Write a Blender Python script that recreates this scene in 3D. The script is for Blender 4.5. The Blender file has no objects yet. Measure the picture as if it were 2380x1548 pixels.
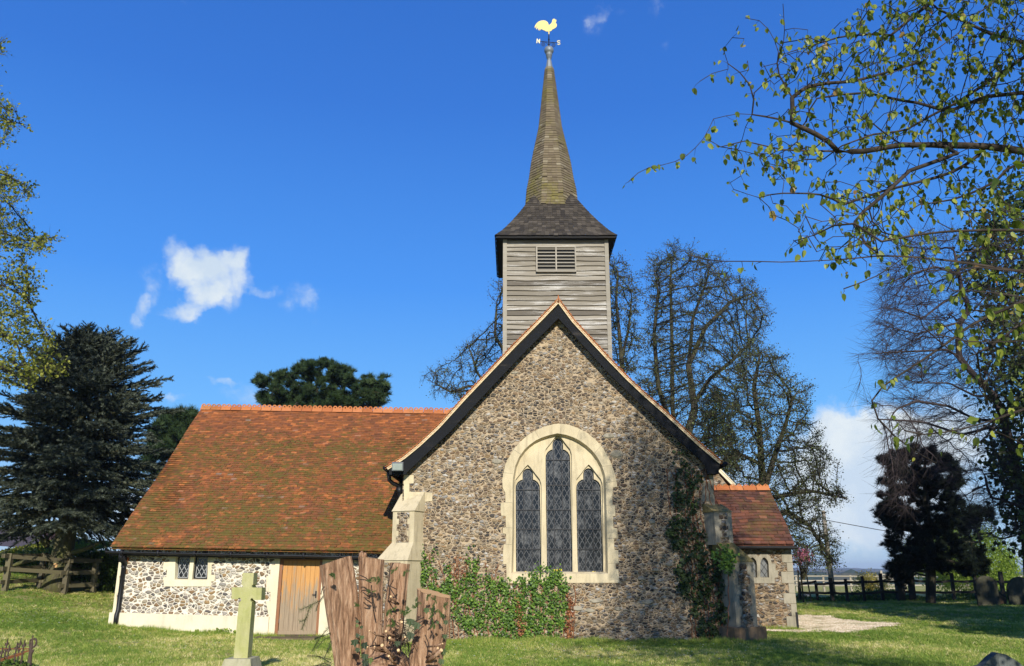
import bpy, math, random
import numpy as np
from mathutils import Vector, Matrix
from mathutils.geometry import tessellate_polygon
random.seed(7); RS = np.random.RandomState(11)
R_ = math.radians
scene = bpy.context.scene
COL = scene.collection

# ---------------------------------------------------------------- survey helpers
# positions were measured on the photograph (2380 px wide sheet) and turned into
# real points at a chosen distance Y from the camera station.
FPX, PITCH, CAMZ = 1907.0, R_(16.1), 1.6
CP, SP = math.cos(PITCH), math.sin(PITCH)
def W(u, v, Y):
    a = (u-1190.0)/FPX; b = (774.0-v)/FPX
    dy = CP - b*SP; dz = SP + b*CP
    return np.array([a*Y/dy, Y, CAMZ + dz*Y/dy])
REG = {'w1':(0,1748,2.0635),'w2':(960,1748,2.0635),'c':(1920,1748,2.0635),'p':(2880,1748,2.0635),
 'g':(1300,1000,2.0635),'s1':(1700,0,2.381),'s2':(1700,600,2.381),'w5':(1850,1550,2.211),
 'b':(1350,1650,2.58),'pr':(2500,1700,2.064),'v':(1980,50,7.74),'st':(1180,2040,3.38),
 'cr':(780,2100,3.889),'g3':(1550,850,1.4875),'ri':(0,2300,7.82),'fe':(0,1950,4.422),
 'lm':(2240,0,1.4075),'lo':(2880,1000,2.0635),'rb':(3200,1650,2.58),'fr':(2950,2080,2.674)}
def uv(r, x, y):
    x0, y0, s = REG[r]; k = 2380/3840.0
    return ((x0+x/s)*k, (y0+y/s)*k)
def P(r, x, y, Y):
    u, v = uv(r, x, y); return W(u, v, Y)
def PL(r, pts, Y): return [P(r, x, y, Y) for x, y in pts]
def smooth(t): t = np.clip(t, 0, 1); return t*t*(3-2*t)
def H(x, y):
    x = np.asarray(x, float); y = np.asarray(y, float)
    a = np.clip((-x-5.5)/10.5, 0, 1.25)**1.5*smooth((y-13)/11)*(1+0.25*smooth((y-24)/8))
    b = 0.16*smooth((x-4)/6)*smooth((y-24)/14)
    n = 0.03*np.sin(x*1.3+y*.5)*np.sin(y*.9-x*.3)+0.02*np.sin(x*.45+1)*np.cos(y*.37)
    far = smooth((y-78)/160)
    h = (a+b+n-0.03)*(1-far) + far*(-9.0) + 9.5*smooth((y-1300)/2600)*(0.55+0.25*np.sin(x*.0021)+.2*np.sin(x*.0057+1))
    return h

# ---------------------------------------------------------------- mesh helpers
class MB:
    def __init__(s): s.V = []; s.F = []; s.R = []; s.n = 0; s.M = []
    def add(s, V, F, rnd=None, m=0):
        V = np.asarray(V, float).reshape(-1, 3)
        s.V.append(V)
        k = len(F)
        if isinstance(F, np.ndarray): F2 = (F+s.n).tolist()
        else: F2 = [[i+s.n for i in f] for f in F]
        s.F.extend(F2)
        if rnd is None: rnd = random.random()
        s.R.extend(list(rnd) if hasattr(rnd, '__len__') else [rnd]*k)
        s.M.extend([m]*k)
        s.n += len(V); return s
    def box(s, c, size, rot=None, rnd=None, m=0):
        hx, hy, hz = [q/2 for q in size]
        V = np.array([[x,y,z] for z in (-hz,hz) for y in (-hy,hy) for x in (-hx,hx)])
        if rot is not None: V = V @ np.array(rot.to_3x3()).T
        V = V+np.array(c)
        return s.add(V, [[0,2,3,1],[4,5,7,6],[0,1,5,4],[2,6,7,3],[0,4,6,2],[1,3,7,5]], rnd, m)
    def bar(s, a, b, w, h, rnd=None, up=(0,0,1), m=0):
        a = Vector(a); b = Vector(b); d = (b-a); L = d.length; d.normalize()
        up = Vector(up); sx = d.cross(up)
        if sx.length < 1e-4: sx = d.cross(Vector((0,1,0)))
        sx.normalize(); sz = sx.cross(d)
        M = Matrix((sx, d, sz)).transposed()
        return s.box((a+b)/2, (w, L, h), M, rnd, m)
    def plate(s, outer, holes, Y0, Y1, rnd=None, back=True, m=0):
        """flat plate in X-Z between Y0 (front) and Y1 with holes"""
        loops = [[Vector((p[0], p[2], 0)) for p in L] for L in [outer]+list(holes)]
        tris = tessellate_polygon(loops)
        allp = [p for L in [outer]+list(holes) for p in L]; n = len(allp)
        V = [[p[0], Y0, p[2]] for p in allp]+[[p[0], Y1, p[2]] for p in allp]
        F = [list(t) for t in tris]
        if back: F += [[i+n for i in t][::-1] for t in tris]
        k = 0
        for L in [outer]+list(holes):
            m_ = len(L)
            for i in range(m_):
                j = (i+1) % m_; F.append([k+i, k+j, k+j+n, k+i+n])
            k += m_
        return s.add(V, F, rnd, m)
    def band(s, A, B, rnd=None, m=0):
        """quad strip between two 3D polylines"""
        A = [list(p) for p in A]; B = [list(p) for p in B]; n = len(A)
        return s.add(A+B, [[i, i+1, n+i+1, n+i] for i in range(n-1)], rnd, m)
    def tube(s, pts, rad, n=6, rnd=None, cap=True, m=0):
        pts = np.asarray(pts, float); k = len(pts)
        rad = np.broadcast_to(np.asarray(rad, float), (k,))
        T = np.gradient(pts, axis=0); T /= (np.linalg.norm(T, axis=1)[:, None]+1e-9)
        ref = np.array([0.31, 0.17, 0.93]);
        if abs(T[0]@ref) > .9: ref = np.array([1., .1, 0])
        A = np.cross(T, ref); A /= (np.linalg.norm(A, axis=1)[:, None]+1e-9)
        B = np.cross(T, A)
        th = np.arange(n)*2*math.pi/n
        V = pts[:, None, :]+rad[:, None, None]*(A[:, None, :]*np.cos(th)[None, :, None]+B[:, None, :]*np.sin(th)[None, :, None])
        i = np.arange(k-1)[:, None]*n; j = np.arange(n)[None, :]; j2 = (j+1) % n
        F = np.stack([i+j, i+j2, i+n+j2, i+n+j], -1).reshape(-1, 4).tolist()
        if cap: F.append(list(range(n))[::-1]); F.append([(k-1)*n+q for q in range(n)])
        return s.add(V.reshape(-1, 3), F, rnd, m)
    def inst(s, TV, TF, pos, basis, rnd=None, m=0):
        """template copies: TV (a,3), pos (n,3), basis (n,3,3) rows = axes"""
        TV = np.asarray(TV, float); TF = np.asarray(TF); n = len(pos)
        if n == 0: return s
        V = np.einsum('ak,nkj->naj', TV, basis)+pos[:, None, :]
        F = TF[None]+(np.arange(n)*len(TV))[:, None, None]
        if rnd is None: rnd = RS.rand(n)
        return s.add(V.reshape(-1, 3), F.reshape(-1, TF.shape[1]), np.repeat(rnd, len(TF)), m)
    def build(s, name, mat, parent=None, smooth_=False):
        V = np.concatenate(s.V) if s.V else np.zeros((0, 3))
        off = WORLDLOC.get(parent, np.zeros(3)) if parent else np.zeros(3)
        V = V-off
        me = bpy.data.meshes.new(name)
        lens = np.fromiter((len(f) for f in s.F), dtype=np.int32, count=len(s.F))
        flat = np.fromiter((i for f in s.F for i in f), dtype=np.int32, count=int(lens.sum()))
        me.vertices.add(len(V)); me.vertices.foreach_set('co', V.astype(np.float32).ravel())
        me.loops.add(len(flat)); me.loops.foreach_set('vertex_index', flat)
        me.polygons.add(len(lens))
        me.polygons.foreach_set('loop_start', np.concatenate([[0], np.cumsum(lens)[:-1]]).astype(np.int32))
        me.polygons.foreach_set('loop_total', lens)
        me.polygons.foreach_set('material_index', np.array(s.M, dtype=np.int32))
        sm = smooth_ or name in ('trunk','downpipe','stem','rod','compass_arms','side_shoot','stems','gutter','pole','wire','ball_finial')
        me.polygons.foreach_set('use_smooth', np.full(len(lens), bool(sm)))
        at = me.attributes.new('rnd', 'FLOAT', 'FACE'); at.data.foreach_set('value', np.array(s.R, dtype=np.float32))
        me.update(calc_edges=True); me.validate()
        for q in (mat if isinstance(mat, (list, tuple)) else [mat]): me.materials.append(q)
        o = bpy.data.objects.new(name, me); COL.objects.link(o)
        if parent: o.parent = parent
        WORLDLOC[o] = off
        return o
WORLDLOC = {}
def tag(o, label=None, cat=None, group=None, kind=None):
    if label: o['label'] = label
    if cat: o['category'] = cat
    if group: o['group'] = group
    if kind: o['kind'] = kind
    return o
def empty(name, loc, label, cat, group=None):
    o = bpy.data.objects.new(name, None); COL.objects.link(o)
    o.location = [float(q) for q in loc]; o.empty_display_size = .2
    WORLDLOC[o] = np.array([float(q) for q in loc])
    return tag(o, label, cat, group)

# ---------------------------------------------------------------- shader helpers
class NT:
    def __init__(s, nt): s.nt = nt; s.N = nt.nodes; s.L = nt.links
    def put(s, sock, val):
        if val is None: return
        if hasattr(val, 'is_output') or isinstance(val, bpy.types.NodeSocket): s.L.new(val, sock)
        else:
            if isinstance(val, (tuple, list)) and len(val) == 3 and sock.type == 'RGBA': val = (*val, 1)
            sock.default_value = val
    def n(s, typ, ins=None, **props):
        nd = s.N.new(typ)
        for k, v in props.items(): setattr(nd, k, v)
        for k, v in (ins or {}).items(): s.put(nd.inputs[k], v)
        return nd
    def math(s, op, a, b=None, c=None, clamp=False):
        nd = s.N.new('ShaderNodeMath'); nd.operation = op; nd.use_clamp = clamp
        s.put(nd.inputs[0], a)
        if b is not None: s.put(nd.inputs[1], b)
        if c is not None: s.put(nd.inputs[2], c)
        return nd.outputs[0]
    def noise(s, vec, scale, detail=3, rough=.55, out='Fac', dist=0):
        nd = s.n('ShaderNodeTexNoise', {'Vector': vec, 'Scale': scale, 'Detail': detail, 'Roughness': rough, 'Distortion': dist})
        return nd.outputs[out]
    def ramp(s, fac, stops, interp='LINEAR'):
        nd = s.N.new('ShaderNodeValToRGB'); cr = nd.color_ramp; cr.interpolation = interp
        while len(cr.elements) > 1: cr.elements.remove(cr.elements[-1])
        for i, (p, c) in enumerate(stops):
            e = cr.elements[0] if i == 0 else cr.elements.new(p)
            e.position = p
            c = (c, c, c) if isinstance(c, (int, float)) else c
            e.color = (*c, 1)
        s.put(nd.inputs[0], fac); return nd.outputs[0]
    def mix(s, fac, a, b, mode='MIX'):
        nd = s.N.new('ShaderNodeMix'); nd.data_type = 'RGBA'; nd.blend_type = mode
        s.put(nd.inputs[0], fac); s.put(nd.inputs[6], a); s.put(nd.inputs[7], b)
        return nd.outputs[2]
    def mapr(s, v, a, b, c=0, d=1):
        nd = s.n('ShaderNodeMapRange', {0: v, 1: a, 2: b, 3: c, 4: d}); return nd.outputs[0]
    def scale(s, vec, sc, loc=(0,0,0), rot=(0,0,0)):
        nd = s.n('ShaderNodeMapping', {'Vector': vec, 'Scale': sc, 'Location': loc, 'Rotation': rot}); return nd.outputs[0]
    def obj(s): return s.n('ShaderNodeTexCoord').outputs['Object']
    def geo(s): return s.n('ShaderNodeNewGeometry').outputs['Position']
    def rnd(s): return s.n('ShaderNodeAttribute', attribute_name='rnd').outputs['Fac']
    def bump(s, h, strength=.5, dist=.02, normal=None):
        nd = s.n('ShaderNodeBump', {'Height': h, 'Strength': strength, 'Distance': dist})
        if normal: s.L.new(normal, nd.inputs['Normal'])
        return nd.outputs[0]
MATS = {}
def material(name):
    m = bpy.data.materials.new(name); m.use_nodes = True
    t = NT(m.node_tree); b = t.N['Principled BSDF']; MATS[name] = m
    return m, t, b
def fin(t, b, col=None, rough=.8, normal=None, spec=.3, metal=0):
    t.put(b.inputs['Base Color'], col); t.put(b.inputs['Roughness'], rough)
    if normal: t.L.new(normal, b.inputs['Normal'])
    t.put(b.inputs['Specular IOR Level'], .08 if b.id_data == (MATS['black_timber'].node_tree if 'black_timber' in MATS else None) else spec); t.put(b.inputs['Metallic'], metal)

def flint(name, w, h, mort, pal, darkness=0., mw=.07, rim=.5, bumpd=.03, seed=0., rnd_=0.):
    m, t, b = material(name)
    g = t.geo()
    wob = t.noise(g, 3.0, 2, .5, 'Color')
    v0 = t.n('ShaderNodeVectorMath', {0: g, 1: t.n('ShaderNodeVectorMath', {0: wob, 1: (.16,.16,.09)}, operation='MULTIPLY').outputs[0]}, operation='ADD').outputs[0]
    vec = t.scale(v0, (1/w, 1/w, 1/h), (seed, seed*.7, seed*1.3))
    vo = t.n('ShaderNodeTexVoronoi', {'Vector': vec, 'Scale': 1.0, 'Randomness': .95}, feature='F1')
    ve = t.n('ShaderNodeTexVoronoi', {'Vector': vec, 'Scale': 1.0, 'Randomness': .95}, feature='DISTANCE_TO_EDGE')
    cell = t.n('ShaderNodeSeparateColor', {0: vo.outputs['Color']})
    r1, r2, r3 = cell.outputs[0], cell.outputs[1], cell.outputs[2]
    fine = t.noise(g, 60, 3, .6)
    big = t.noise(g, .55, 3, .55)
    spk = t.noise(t.scale(g,(1,1,1.6)), 22, 4, .75)
    f = t.math('ADD', r1, t.math('MULTIPLY', t.math('SUBTRACT', big, .5), .7), clamp=True)
    f = t.math('ADD', f, darkness, clamp=True)
    base = t.ramp(f, pal, 'CONSTANT')
    base = t.mix(.22, base, (.05,.04,.03))
    tone = t.ramp(big, [(.36,.95),(.5,.55),(.62,0)])
    base = t.mix(t.math('MULTIPLY', tone, .45), base, t.mix(1., base, (.42,.38,.34), 'MULTIPLY'))
    base = t.mix(t.math('MULTIPLY', fine, .6), base, t.mix(1., base, (.55,.5,.45), 'MULTIPLY'))
    e = ve.outputs['Distance']
    if rnd_: e = t.math('MINIMUM', e, t.math('MULTIPLY', t.math('SUBTRACT', t.math('ADD', rnd_, t.math('MULTIPLY', r3, .14)), vo.outputs['Distance']), .75))
    base = t.mix(t.ramp(spk, [(.30,1),(.42,0)]), base, t.mix(1., base, (.25,.24,.24), 'MULTIPLY'))
    base = t.mix(t.ramp(spk, [(.60,0),(.72,.8)]), base, (.55,.52,.46))
    # pale cortex rim on some of the stones
    rimf = t.math('MULTIPLY', t.mapr(e, mw, mw+.13, 1, 0), t.math('GREATER_THAN', r2, 1-rim))
    base = t.mix(t.math('MULTIPLY', rimf, .75), base, t.mix(r3, (.42,.36,.27), (.26,.17,.09)))
    mfac = t.mapr(t.math('ADD', e, t.math('MULTIPLY', t.math('SUBTRACT', fine, .5), .06)), mw*.55, mw*1.15, 1, 0)
    mc = t.mix(t.noise(g, 5, 4), mort, tuple(c*.62 for c in mort))
    col = t.mix(mfac, base, mc)
    hgt = t.ramp(e, [(0, 0.), (mw, .15), (mw+.12, .75), (.5, 1.)])
    hgt2 = t.math('ADD', hgt, t.math('MULTIPLY', t.noise(g, 40, 3), .35))
    nrm = t.bump(hgt2, 1.0, bumpd)
    fin(t, b, col, t.mix(mfac, t.ramp(r3, [(0,.35),(1,.75)]), (.9,.9,.9)), nrm, .25)
    return m
PAL = [(0,(.045,.04,.036)),(.10,(.08,.07,.06)),(.18,(.20,.14,.085)),(.28,(.12,.08,.05)),(.36,(.27,.23,.17)),
       (.46,(.38,.29,.17)),(.56,(.31,.20,.10)),(.64,(.46,.40,.30)),(.73,(.22,.14,.085)),(.79,(.62,.59,.53)),(.86,(.40,.26,.12)),(.92,(.09,.08,.085)),(.96,(.34,.33,.31))]
PALB = [(0,(.13,.12,.115)),(.10,(.5,.47,.42)),(.2,(.32,.2,.1)),(.32,(.47,.36,.21)),(.42,(.34,.32,.28)),(.52,(.66,.62,.54)),
        (.62,(.42,.27,.12)),(.72,(.5,.43,.31)),(.82,(.24,.2,.17)),(.9,(.58,.54,.46))]
flint('flint_gable', .106, .058, (.50,.385,.245), PAL, .0, .07, .6, .03, 0., .80)
flint('flint_bright', .125, .085, (.84,.77,.62), PALB, .0, .08, .7, .03, 3.1, .74)
flint('flint_warm', .125, .07, (.34,.25,.16), PAL, .0, .055, .5, .035, 7.7, .8)  # flint and mortar darkened to stand in for tree shade on the porch
flint('flint_dark', .16, .12, (.3,.26,.2), PAL, -.1, .05, .35, .035, 5.)

def stone(name, c, c2, dirt=.4, sc=1.0, bl=.0):
    m, t, b = material(name); g = t.geo()
    n1 = t.noise(g, 1.6*sc, 5, .6); n2 = t.noise(g, 30*sc, 4, .6); n3 = t.noise(t.scale(g, (6,6,1)), 1.5*sc, 4, .6)
    col = t.mix(t.ramp(n1, [(.35,0),(.68,1)]), c, c2)
    col = t.mix(t.math('MULTIPLY', t.ramp(n3, [(.5,0),(.72,1)]), dirt), col, tuple(q*.42 for q in c2))
    col = t.mix(t.math('MULTIPLY', n2, .35), col, t.mix(1., col, (.6,.58,.52), 'MULTIPLY'))
    sp_ = t.noise(g, 11, 5, .8); sp2 = t.noise(t.scale(g, (1,1,1), (7,3,5)), 9, 5, .8)
    col = t.mix(t.math('MULTIPLY', t.ramp(sp_, [(.62,0),(.68,1)]), dirt*.8), col, tuple(q*.5 for q in c2))
    col = t.mix(t.math('MULTIPLY', t.ramp(sp2, [(.64,0),(.69,1)]), dirt*.7), col, tuple(min(.8,q*1.35) for q in c))
    fin(t, b, col, .9, t.bump(t.math('ADD', n2, t.math('MULTIPLY', n1, 2.)), .5, .012), .2)
    return m
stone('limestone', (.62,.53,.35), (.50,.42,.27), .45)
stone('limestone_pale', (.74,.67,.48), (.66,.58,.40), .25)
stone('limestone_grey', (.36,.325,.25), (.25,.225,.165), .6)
stone('plinth_render', (.74,.67,.50), (.64,.57,.42), .22)
stone('mossy_stone', (.46,.43,.24), (.36,.37,.13), .3, 1.3)
stone('base_stone', (.42,.39,.27), (.3,.3,.16), .4, 1.6)
stone('dark_stone', (.085,.08,.055), (.04,.042,.025), .6, 2.2)  # far headstones' stone, darkened to carry the tree shade over them
stone('brown_stone', (.24,.165,.1), (.15,.1,.06), .5, 1.2)
stone('slate_stone', (.14,.155,.15), (.06,.07,.065), .7, 3.)
stone('lichen_cap', (.32,.24,.09), (.18,.15,.06), .6, 1.5)
stone('mortar_cream', (.74,.62,.4), (.6,.47,.28), .3, 3)

def tiles(name, stops, moss=(.06,.055,.014), mossamt=.5, mosslo=.48, sc=1.0, roofmoss=False):
    m, t, b = material(name); g = t.geo(); r = t.rnd()
    base = t.ramp(r, stops)
    n2 = t.noise(g, 45, 3, .6); n1 = t.noise(g, .7*sc, 4, .6); n3 = t.noise(g, 7, 4, .7)
    base = t.mix(t.math('MULTIPLY', n2, .55), base, t.mix(1., base, (.5,.45,.42), 'MULTIPLY'))
    gr = t.math('ADD', t.math('MULTIPLY', n1, .7), t.math('MULTIPLY', n3, .5))
    gr = t.math('ADD', gr, t.math('MULTIPLY', t.math('SUBTRACT', n2, .5), .25))
    if roofmoss:
        # moss grows in small cushions along the tile joints, thickest on the middle and lower courses
        z = t.n('ShaderNodeSeparateXYZ', {0: g}).outputs[2]
        zone = t.ramp(t.mapr(z, 2.0, 7.2), [(0,.62),(.15,.66),(.35,.50),(.6,.60),(.78,.36),(1,.16)])
        cl = t.noise(t.scale(g, (1,1,2.0)), 6.5, 5, .72); n5 = t.noise(g, 1.1, 4, .6)
        gr = t.math('ADD', t.math('MULTIPLY', cl, .85), t.math('MULTIPLY', n5, .35))
        gr = t.math('SUBTRACT', t.math('ADD', gr, t.math('MULTIPLY', zone, .42)), .235)
    mf = t.math('MULTIPLY', t.mapr(gr, mosslo, mosslo+.16), mossamt)
    mc = t.mix(n2, moss, (.17,.135,.025))
    col = t.mix(mf, base, mc)
    hh = t.math('ADD', n2, t.math('MULTIPLY', mf, 2.0))
    fin(t, b, col, .85, t.bump(hh, .7, .012), .25)
    return m
TS = [(0,(.18,.07,.032)),(.3,(.26,.095,.034)),(.55,(.33,.115,.037)),(.75,(.22,.085,.038)),(.90,(.40,.135,.04)),(.975,(.52,.18,.055)),(1,(.26,.17,.12))]
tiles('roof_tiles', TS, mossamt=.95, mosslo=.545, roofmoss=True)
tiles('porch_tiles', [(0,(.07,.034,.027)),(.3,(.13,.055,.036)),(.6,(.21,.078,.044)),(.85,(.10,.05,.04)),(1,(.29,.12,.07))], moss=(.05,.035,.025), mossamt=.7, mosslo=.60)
tiles('ridge_orange', [(0,(.40,.13,.045)),(.5,(.49,.175,.06)),(1,(.56,.22,.085))], moss=(.3,.12,.05), mossamt=.5, mosslo=.66)
tiles('shingle_spire', [(0,(.13,.10,.06)),(.3,(.17,.135,.08)),(.6,(.21,.17,.105)),(.9,(.15,.115,.072)),(1,(.28,.24,.16))], moss=(.17,.16,.035), mossamt=.75, mosslo=.56)
tiles('shingle_skirt', [(0,(.032,.027,.021)),(.4,(.05,.042,.031)),(.8,(.07,.058,.043)),(1,(.095,.08,.06))], moss=(.2,.16,.07), mossamt=.35, mosslo=.72)

def boards(name, stops, white=.5, gx=(1.2,1.2,30), wcol=(.62,.6,.55), wlo=.56, bumpd=.008, rough=.8):
    m, t, b = material(name); g = t.geo(); r = t.rnd()
    gv = t.scale(g, gx); grain = t.noise(gv, 3.0, 5, .65)
    patch = t.noise(t.scale(g, (.5,.5,5)), 1.6, 3, .6)
    fine = t.noise(g, 70, 2, .5)
    col = t.ramp(t.math('ADD', t.math('MULTIPLY', r, .6), t.math('MULTIPLY', grain, .45)), stops)
    wf = t.math('MULTIPLY', t.ramp(t.math('ADD', t.math('MULTIPLY', patch, .7), t.math('MULTIPLY', fine, .35)), [(wlo,0),(wlo+.12,1)]), white)
    col = t.mix(wf, col, wcol)
    fin(t, b, col, rough, t.bump(grain, .8, bumpd), .25)
    return m
boards('oak_boards', [(0.1,(.06,.052,.04)),(.4,(.14,.12,.09)),(.62,(.21,.185,.14)),(1,(.33,.295,.235))], .6, wlo=.56)
boards('oak_post', [(0,(.2,.18,.14)),(.5,(.3,.27,.21)),(1,(.38,.34,.27))], .2, (30,30,1.2))
boards('black_timber', [(0,(.008,.009,.010)),(.5,(.015,.016,.018)),(1,(.03,.03,.03))], .3, (2,2,12), (.12,.10,.08), .62, .004, .9)
boards('fence_timber', [(0,(.05,.045,.03)),(.5,(.10,.085,.05)),(1,(.15,.13,.07))], .25, (2,2,14), (.13,.14,.05), .55)
boards('fence_pale', [(0,(.2,.18,.14)),(1,(.4,.36,.28))], .1)
boards('fence_dark', [(0,(.02,.018,.014)),(1,(.05,.044,.033))], .0)  # rail fence timber kept dark, tree shade put into the colour
boards('pole_timber', [(0,(.2,.17,.13)),(1,(.34,.29,.22))], .2, (20,20,1))

def plain(name, c, rough=.5, metal=0., spec=.4, var=.25, sc=12):
    m, t, b = material(name); g = t.geo(); n = t.noise(g, sc, 4, .6)
    fin(t, b, t.mix(t.math('MULTIPLY', n, var*2), c, tuple(q*.45 for q in c)), rough, t.bump(n, .15, .004), spec, metal)
    return m
plain('black_gutter', (.010,.010,.012), .5, 0, .35)
plain('soffit_black', (.012,.011,.01), .8)
plain('lead_sheet', (.2,.22,.23), .5, .2)
plain('lead_came', (.12,.125,.13), .6)
plain('lead_came_bright', (.42,.43,.43), .6)
plain('iron_black', (.02,.02,.022), .6)
plain('gold_leaf', (.80,.62,.22), .65, .0, .2, .12)
plain('letter_gold', (.85,.76,.45), .6, .0, .3, .1)
plain('rusty_iron', (.09,.06,.045), .8, 0, .3, .5, 30)
plain('rust_rail', (.22,.085,.035), .85, 0, .2, .5, 20)
plain('lamp_glass', (.35,.4,.36), .15, 0, .6)
plain('cut_wood', (.60,.36,.16), .8, 0, .2, .2, 40)
plain('cut_wood_pale', (.72,.5,.26), .8, 0, .2, .2, 40)
plain('flower_yellow', (.85,.62,.03), .6)
plain('white_plastic', (.7,.72,.75), .5)
plain('clay_orange', (.55,.16,.06), .8)
plain('slate_roof', (.085,.07,.075), .75, 0, .3, .3, 3)
plain('brick_dark', (.07,.035,.03), .85)
plain('wire_black', (.02,.02,.02), .6)
plain('chalk_white', (.75,.74,.7), .9)
plain('daisy_white', (.85,.85,.8), .8, 0, .2, .05)
# window glass: dark, dappled tree reflections painted in as grey patches
m, t, b = material('window_glass'); g = t.geo()
n = t.noise(g, 3.2, 4, .65); n2 = t.noise(t.scale(g,(1,1,.6)), 14, 3, .7)
col = t.ramp(t.math('ADD', t.math('MULTIPLY', n, .75), t.math('MULTIPLY', n2, .35)), [(.42,(.005,.005,.005)),(.54,(.014,.014,.014)),(.62,(.055,.055,.054)),(.72,(.14,.14,.135))])
fin(t, b, col, .12, t.bump(n2, .12, .01), .5)
m, t, b = material('glass_grey'); g = t.geo()
fin(t, b, t.mix(t.noise(g, 4, 3), (.10,.105,.105), (.2,.2,.19)), .25, None, .5)
# door
m, t, b = material('door_wood'); g = t.geo(); r = t.rnd()
gr = t.noise(t.scale(g, (26,26,1.3)), 1.6, 5, .65); pa = t.noise(t.scale(g, (5,5,1.0)), 1.3, 4, .65)
z = t.n('ShaderNodeSeparateXYZ', {0: g}).outputs[2]
wear = t.math('ADD', t.math('MULTIPLY', t.mapr(z, 1.75, .1), .55), t.math('MULTIPLY', pa, .85))
wear = t.math('ADD', wear, t.math('MULTIPLY', t.math('SUBTRACT', gr, .5), .5))
good = t.ramp(t.math('ADD', gr, t.math('MULTIPLY', r, .3)), [(.3,(.37,.165,.045)),(.9,(.55,.29,.09))])
bad = t.ramp(gr, [(.3,(.22,.16,.10)),(.7,(.34,.26,.17))])
fin(t, b, t.mix(t.ramp(wear, [(.55,0),(.70,1)]), good, bad), .6, t.bump(gr, .5, .006), .3)
plain('door_frame', (.28,.12,.05), .6)
# bark
def bark(name, c1, c2, c3, gz=(14,14,1.2), d=.03, moss=0, sc=1.6):
    m, t, b = material(name); g = t.geo()
    f = t.noise(t.scale(g, gz), sc, 6, .7, dist=.4); n = t.noise(g, 3, 3, .6); fi = t.noise(g, 50, 3)
    col = t.ramp(f, [(.3,c1),(.5,c2),(.7,c3)])
    col = t.mix(t.math('MULTIPLY', fi, .4), col, t.mix(1., col, (.5,.5,.5), 'MULTIPLY'))
    if moss: col = t.mix(t.math('MULTIPLY', t.ramp(n, [(.42,0),(.6,1)]), moss), col, (.10,.105,.03))
    fin(t, b, col, .9, t.bump(f, 1., d), .15)
bark('bark_yew', (.08,.038,.02), (.37,.215,.125), (.63,.43,.28), (19,19,2.0), .04)
bark('bark_dark', (.02,.017,.014), (.05,.042,.033), (.09,.08,.06), moss=.3)
bark('bark_cedar', (.05,.045,.03), (.10,.09,.05), (.14,.13,.07), (8,8,3), .03, .7)
bark('bark_beech', (.035,.027,.026), (.06,.047,.046), (.09,.075,.07), (3,3,3), .01)
bark('bark_twig', (.035,.024,.018), (.06,.045,.035), (.10,.075,.055), (5,5,5), .005)
bark('bark_lime', (.02,.016,.013), (.045,.036,.028), (.09,.07,.055), (6,6,6), .01)
bark('bark_purple', (.05,.032,.035), (.075,.05,.055), (.10,.07,.075), (5,5,5), .005)
bark('ivy_stem', (.13,.055,.03), (.24,.10,.05), (.32,.15,.08), (10,10,10), .005)
def leaf(name, stops, trans=.35, rough=.5, tc=None, spec=.3):
    m, t, b = material(name); r = t.rnd(); g = t.geo()
    col = t.ramp(r, stops)
    fin(t, b, col, rough, None, spec if tc is None else .06)
    tr = t.n('ShaderNodeBsdfTranslucent', {'Color': t.mix(1., col, tc or (1.5,1.6,.7), 'MULTIPLY')})
    mx = t.n('ShaderNodeMixShader', {0: trans, 1: b.outputs[0], 2: tr.outputs[0]})
    t.L.new(mx.outputs[0], t.N['Material Output'].inputs[0])
leaf('leaf_lime', [(0,(.06,.085,.012)),(.4,(.12,.16,.02)),(.8,(.22,.26,.04)),(.95,(.34,.36,.06)),(1,(.30,.16,.07))], .4, .42)
leaf('leaf_lime_far', [(0,(.11,.13,.02)),(.5,(.19,.20,.03)),(1,(.30,.30,.05))], .35)
leaf('leaf_spring', [(0,(.035,.038,.02)),(.5,(.06,.068,.028)),(.85,(.10,.125,.035)),(1,(.17,.21,.05))], .3)
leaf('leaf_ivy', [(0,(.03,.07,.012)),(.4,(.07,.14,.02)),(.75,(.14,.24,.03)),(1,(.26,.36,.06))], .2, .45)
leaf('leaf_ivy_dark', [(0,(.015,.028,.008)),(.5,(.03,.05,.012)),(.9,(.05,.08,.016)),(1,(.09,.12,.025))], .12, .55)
leaf('leaf_dead', [(0,(.16,.06,.03)),(.6,(.3,.12,.05)),(1,(.42,.19,.08))], .1)
leaf('leaf_hedge', [(0,(.03,.06,.012)),(.6,(.07,.12,.02)),(1,(.13,.18,.03))], .25)
leaf('leaf_hedge_lit', [(0,(.10,.12,.015)),(.6,(.18,.19,.02)),(1,(.26,.26,.03))], .25)  # hedge leaves again in brighter gold, sunlight put into the top's colour
leaf('leaf_bush', [(0,(.10,.16,.02)),(.6,(.2,.28,.04)),(1,(.3,.38,.06))], .4)
leaf('leaf_yellow', [(0,(.22,.17,.03)),(1,(.36,.3,.06))], .3)
leaf('leaf_yew', [(0,(.03,.06,.015)),(1,(.08,.13,.03))], .2)
leaf('leaf_dark', [(0,(.014,.024,.008)),(.6,(.055,.08,.018)),(1,(.13,.18,.03))], .2)
leaf('blossom_pink', [(0,(.30,.08,.14)),(1,(.5,.2,.28))], .2)
leaf('needle_cedar', [(0,(.026,.034,.021)),(.5,(.058,.070,.046)),(1,(.15,.17,.125))], .08, .6, (1,1,1))
leaf('needle_scots', [(0,(.018,.035,.014)),(.6,(.035,.06,.022)),(1,(.06,.09,.035))], .08, .6, (1,1,1))
leaf('needle_dark', [(0,(.009,.014,.009)),(1,(.024,.034,.022))], .05, .7, (1,1,1))
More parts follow.
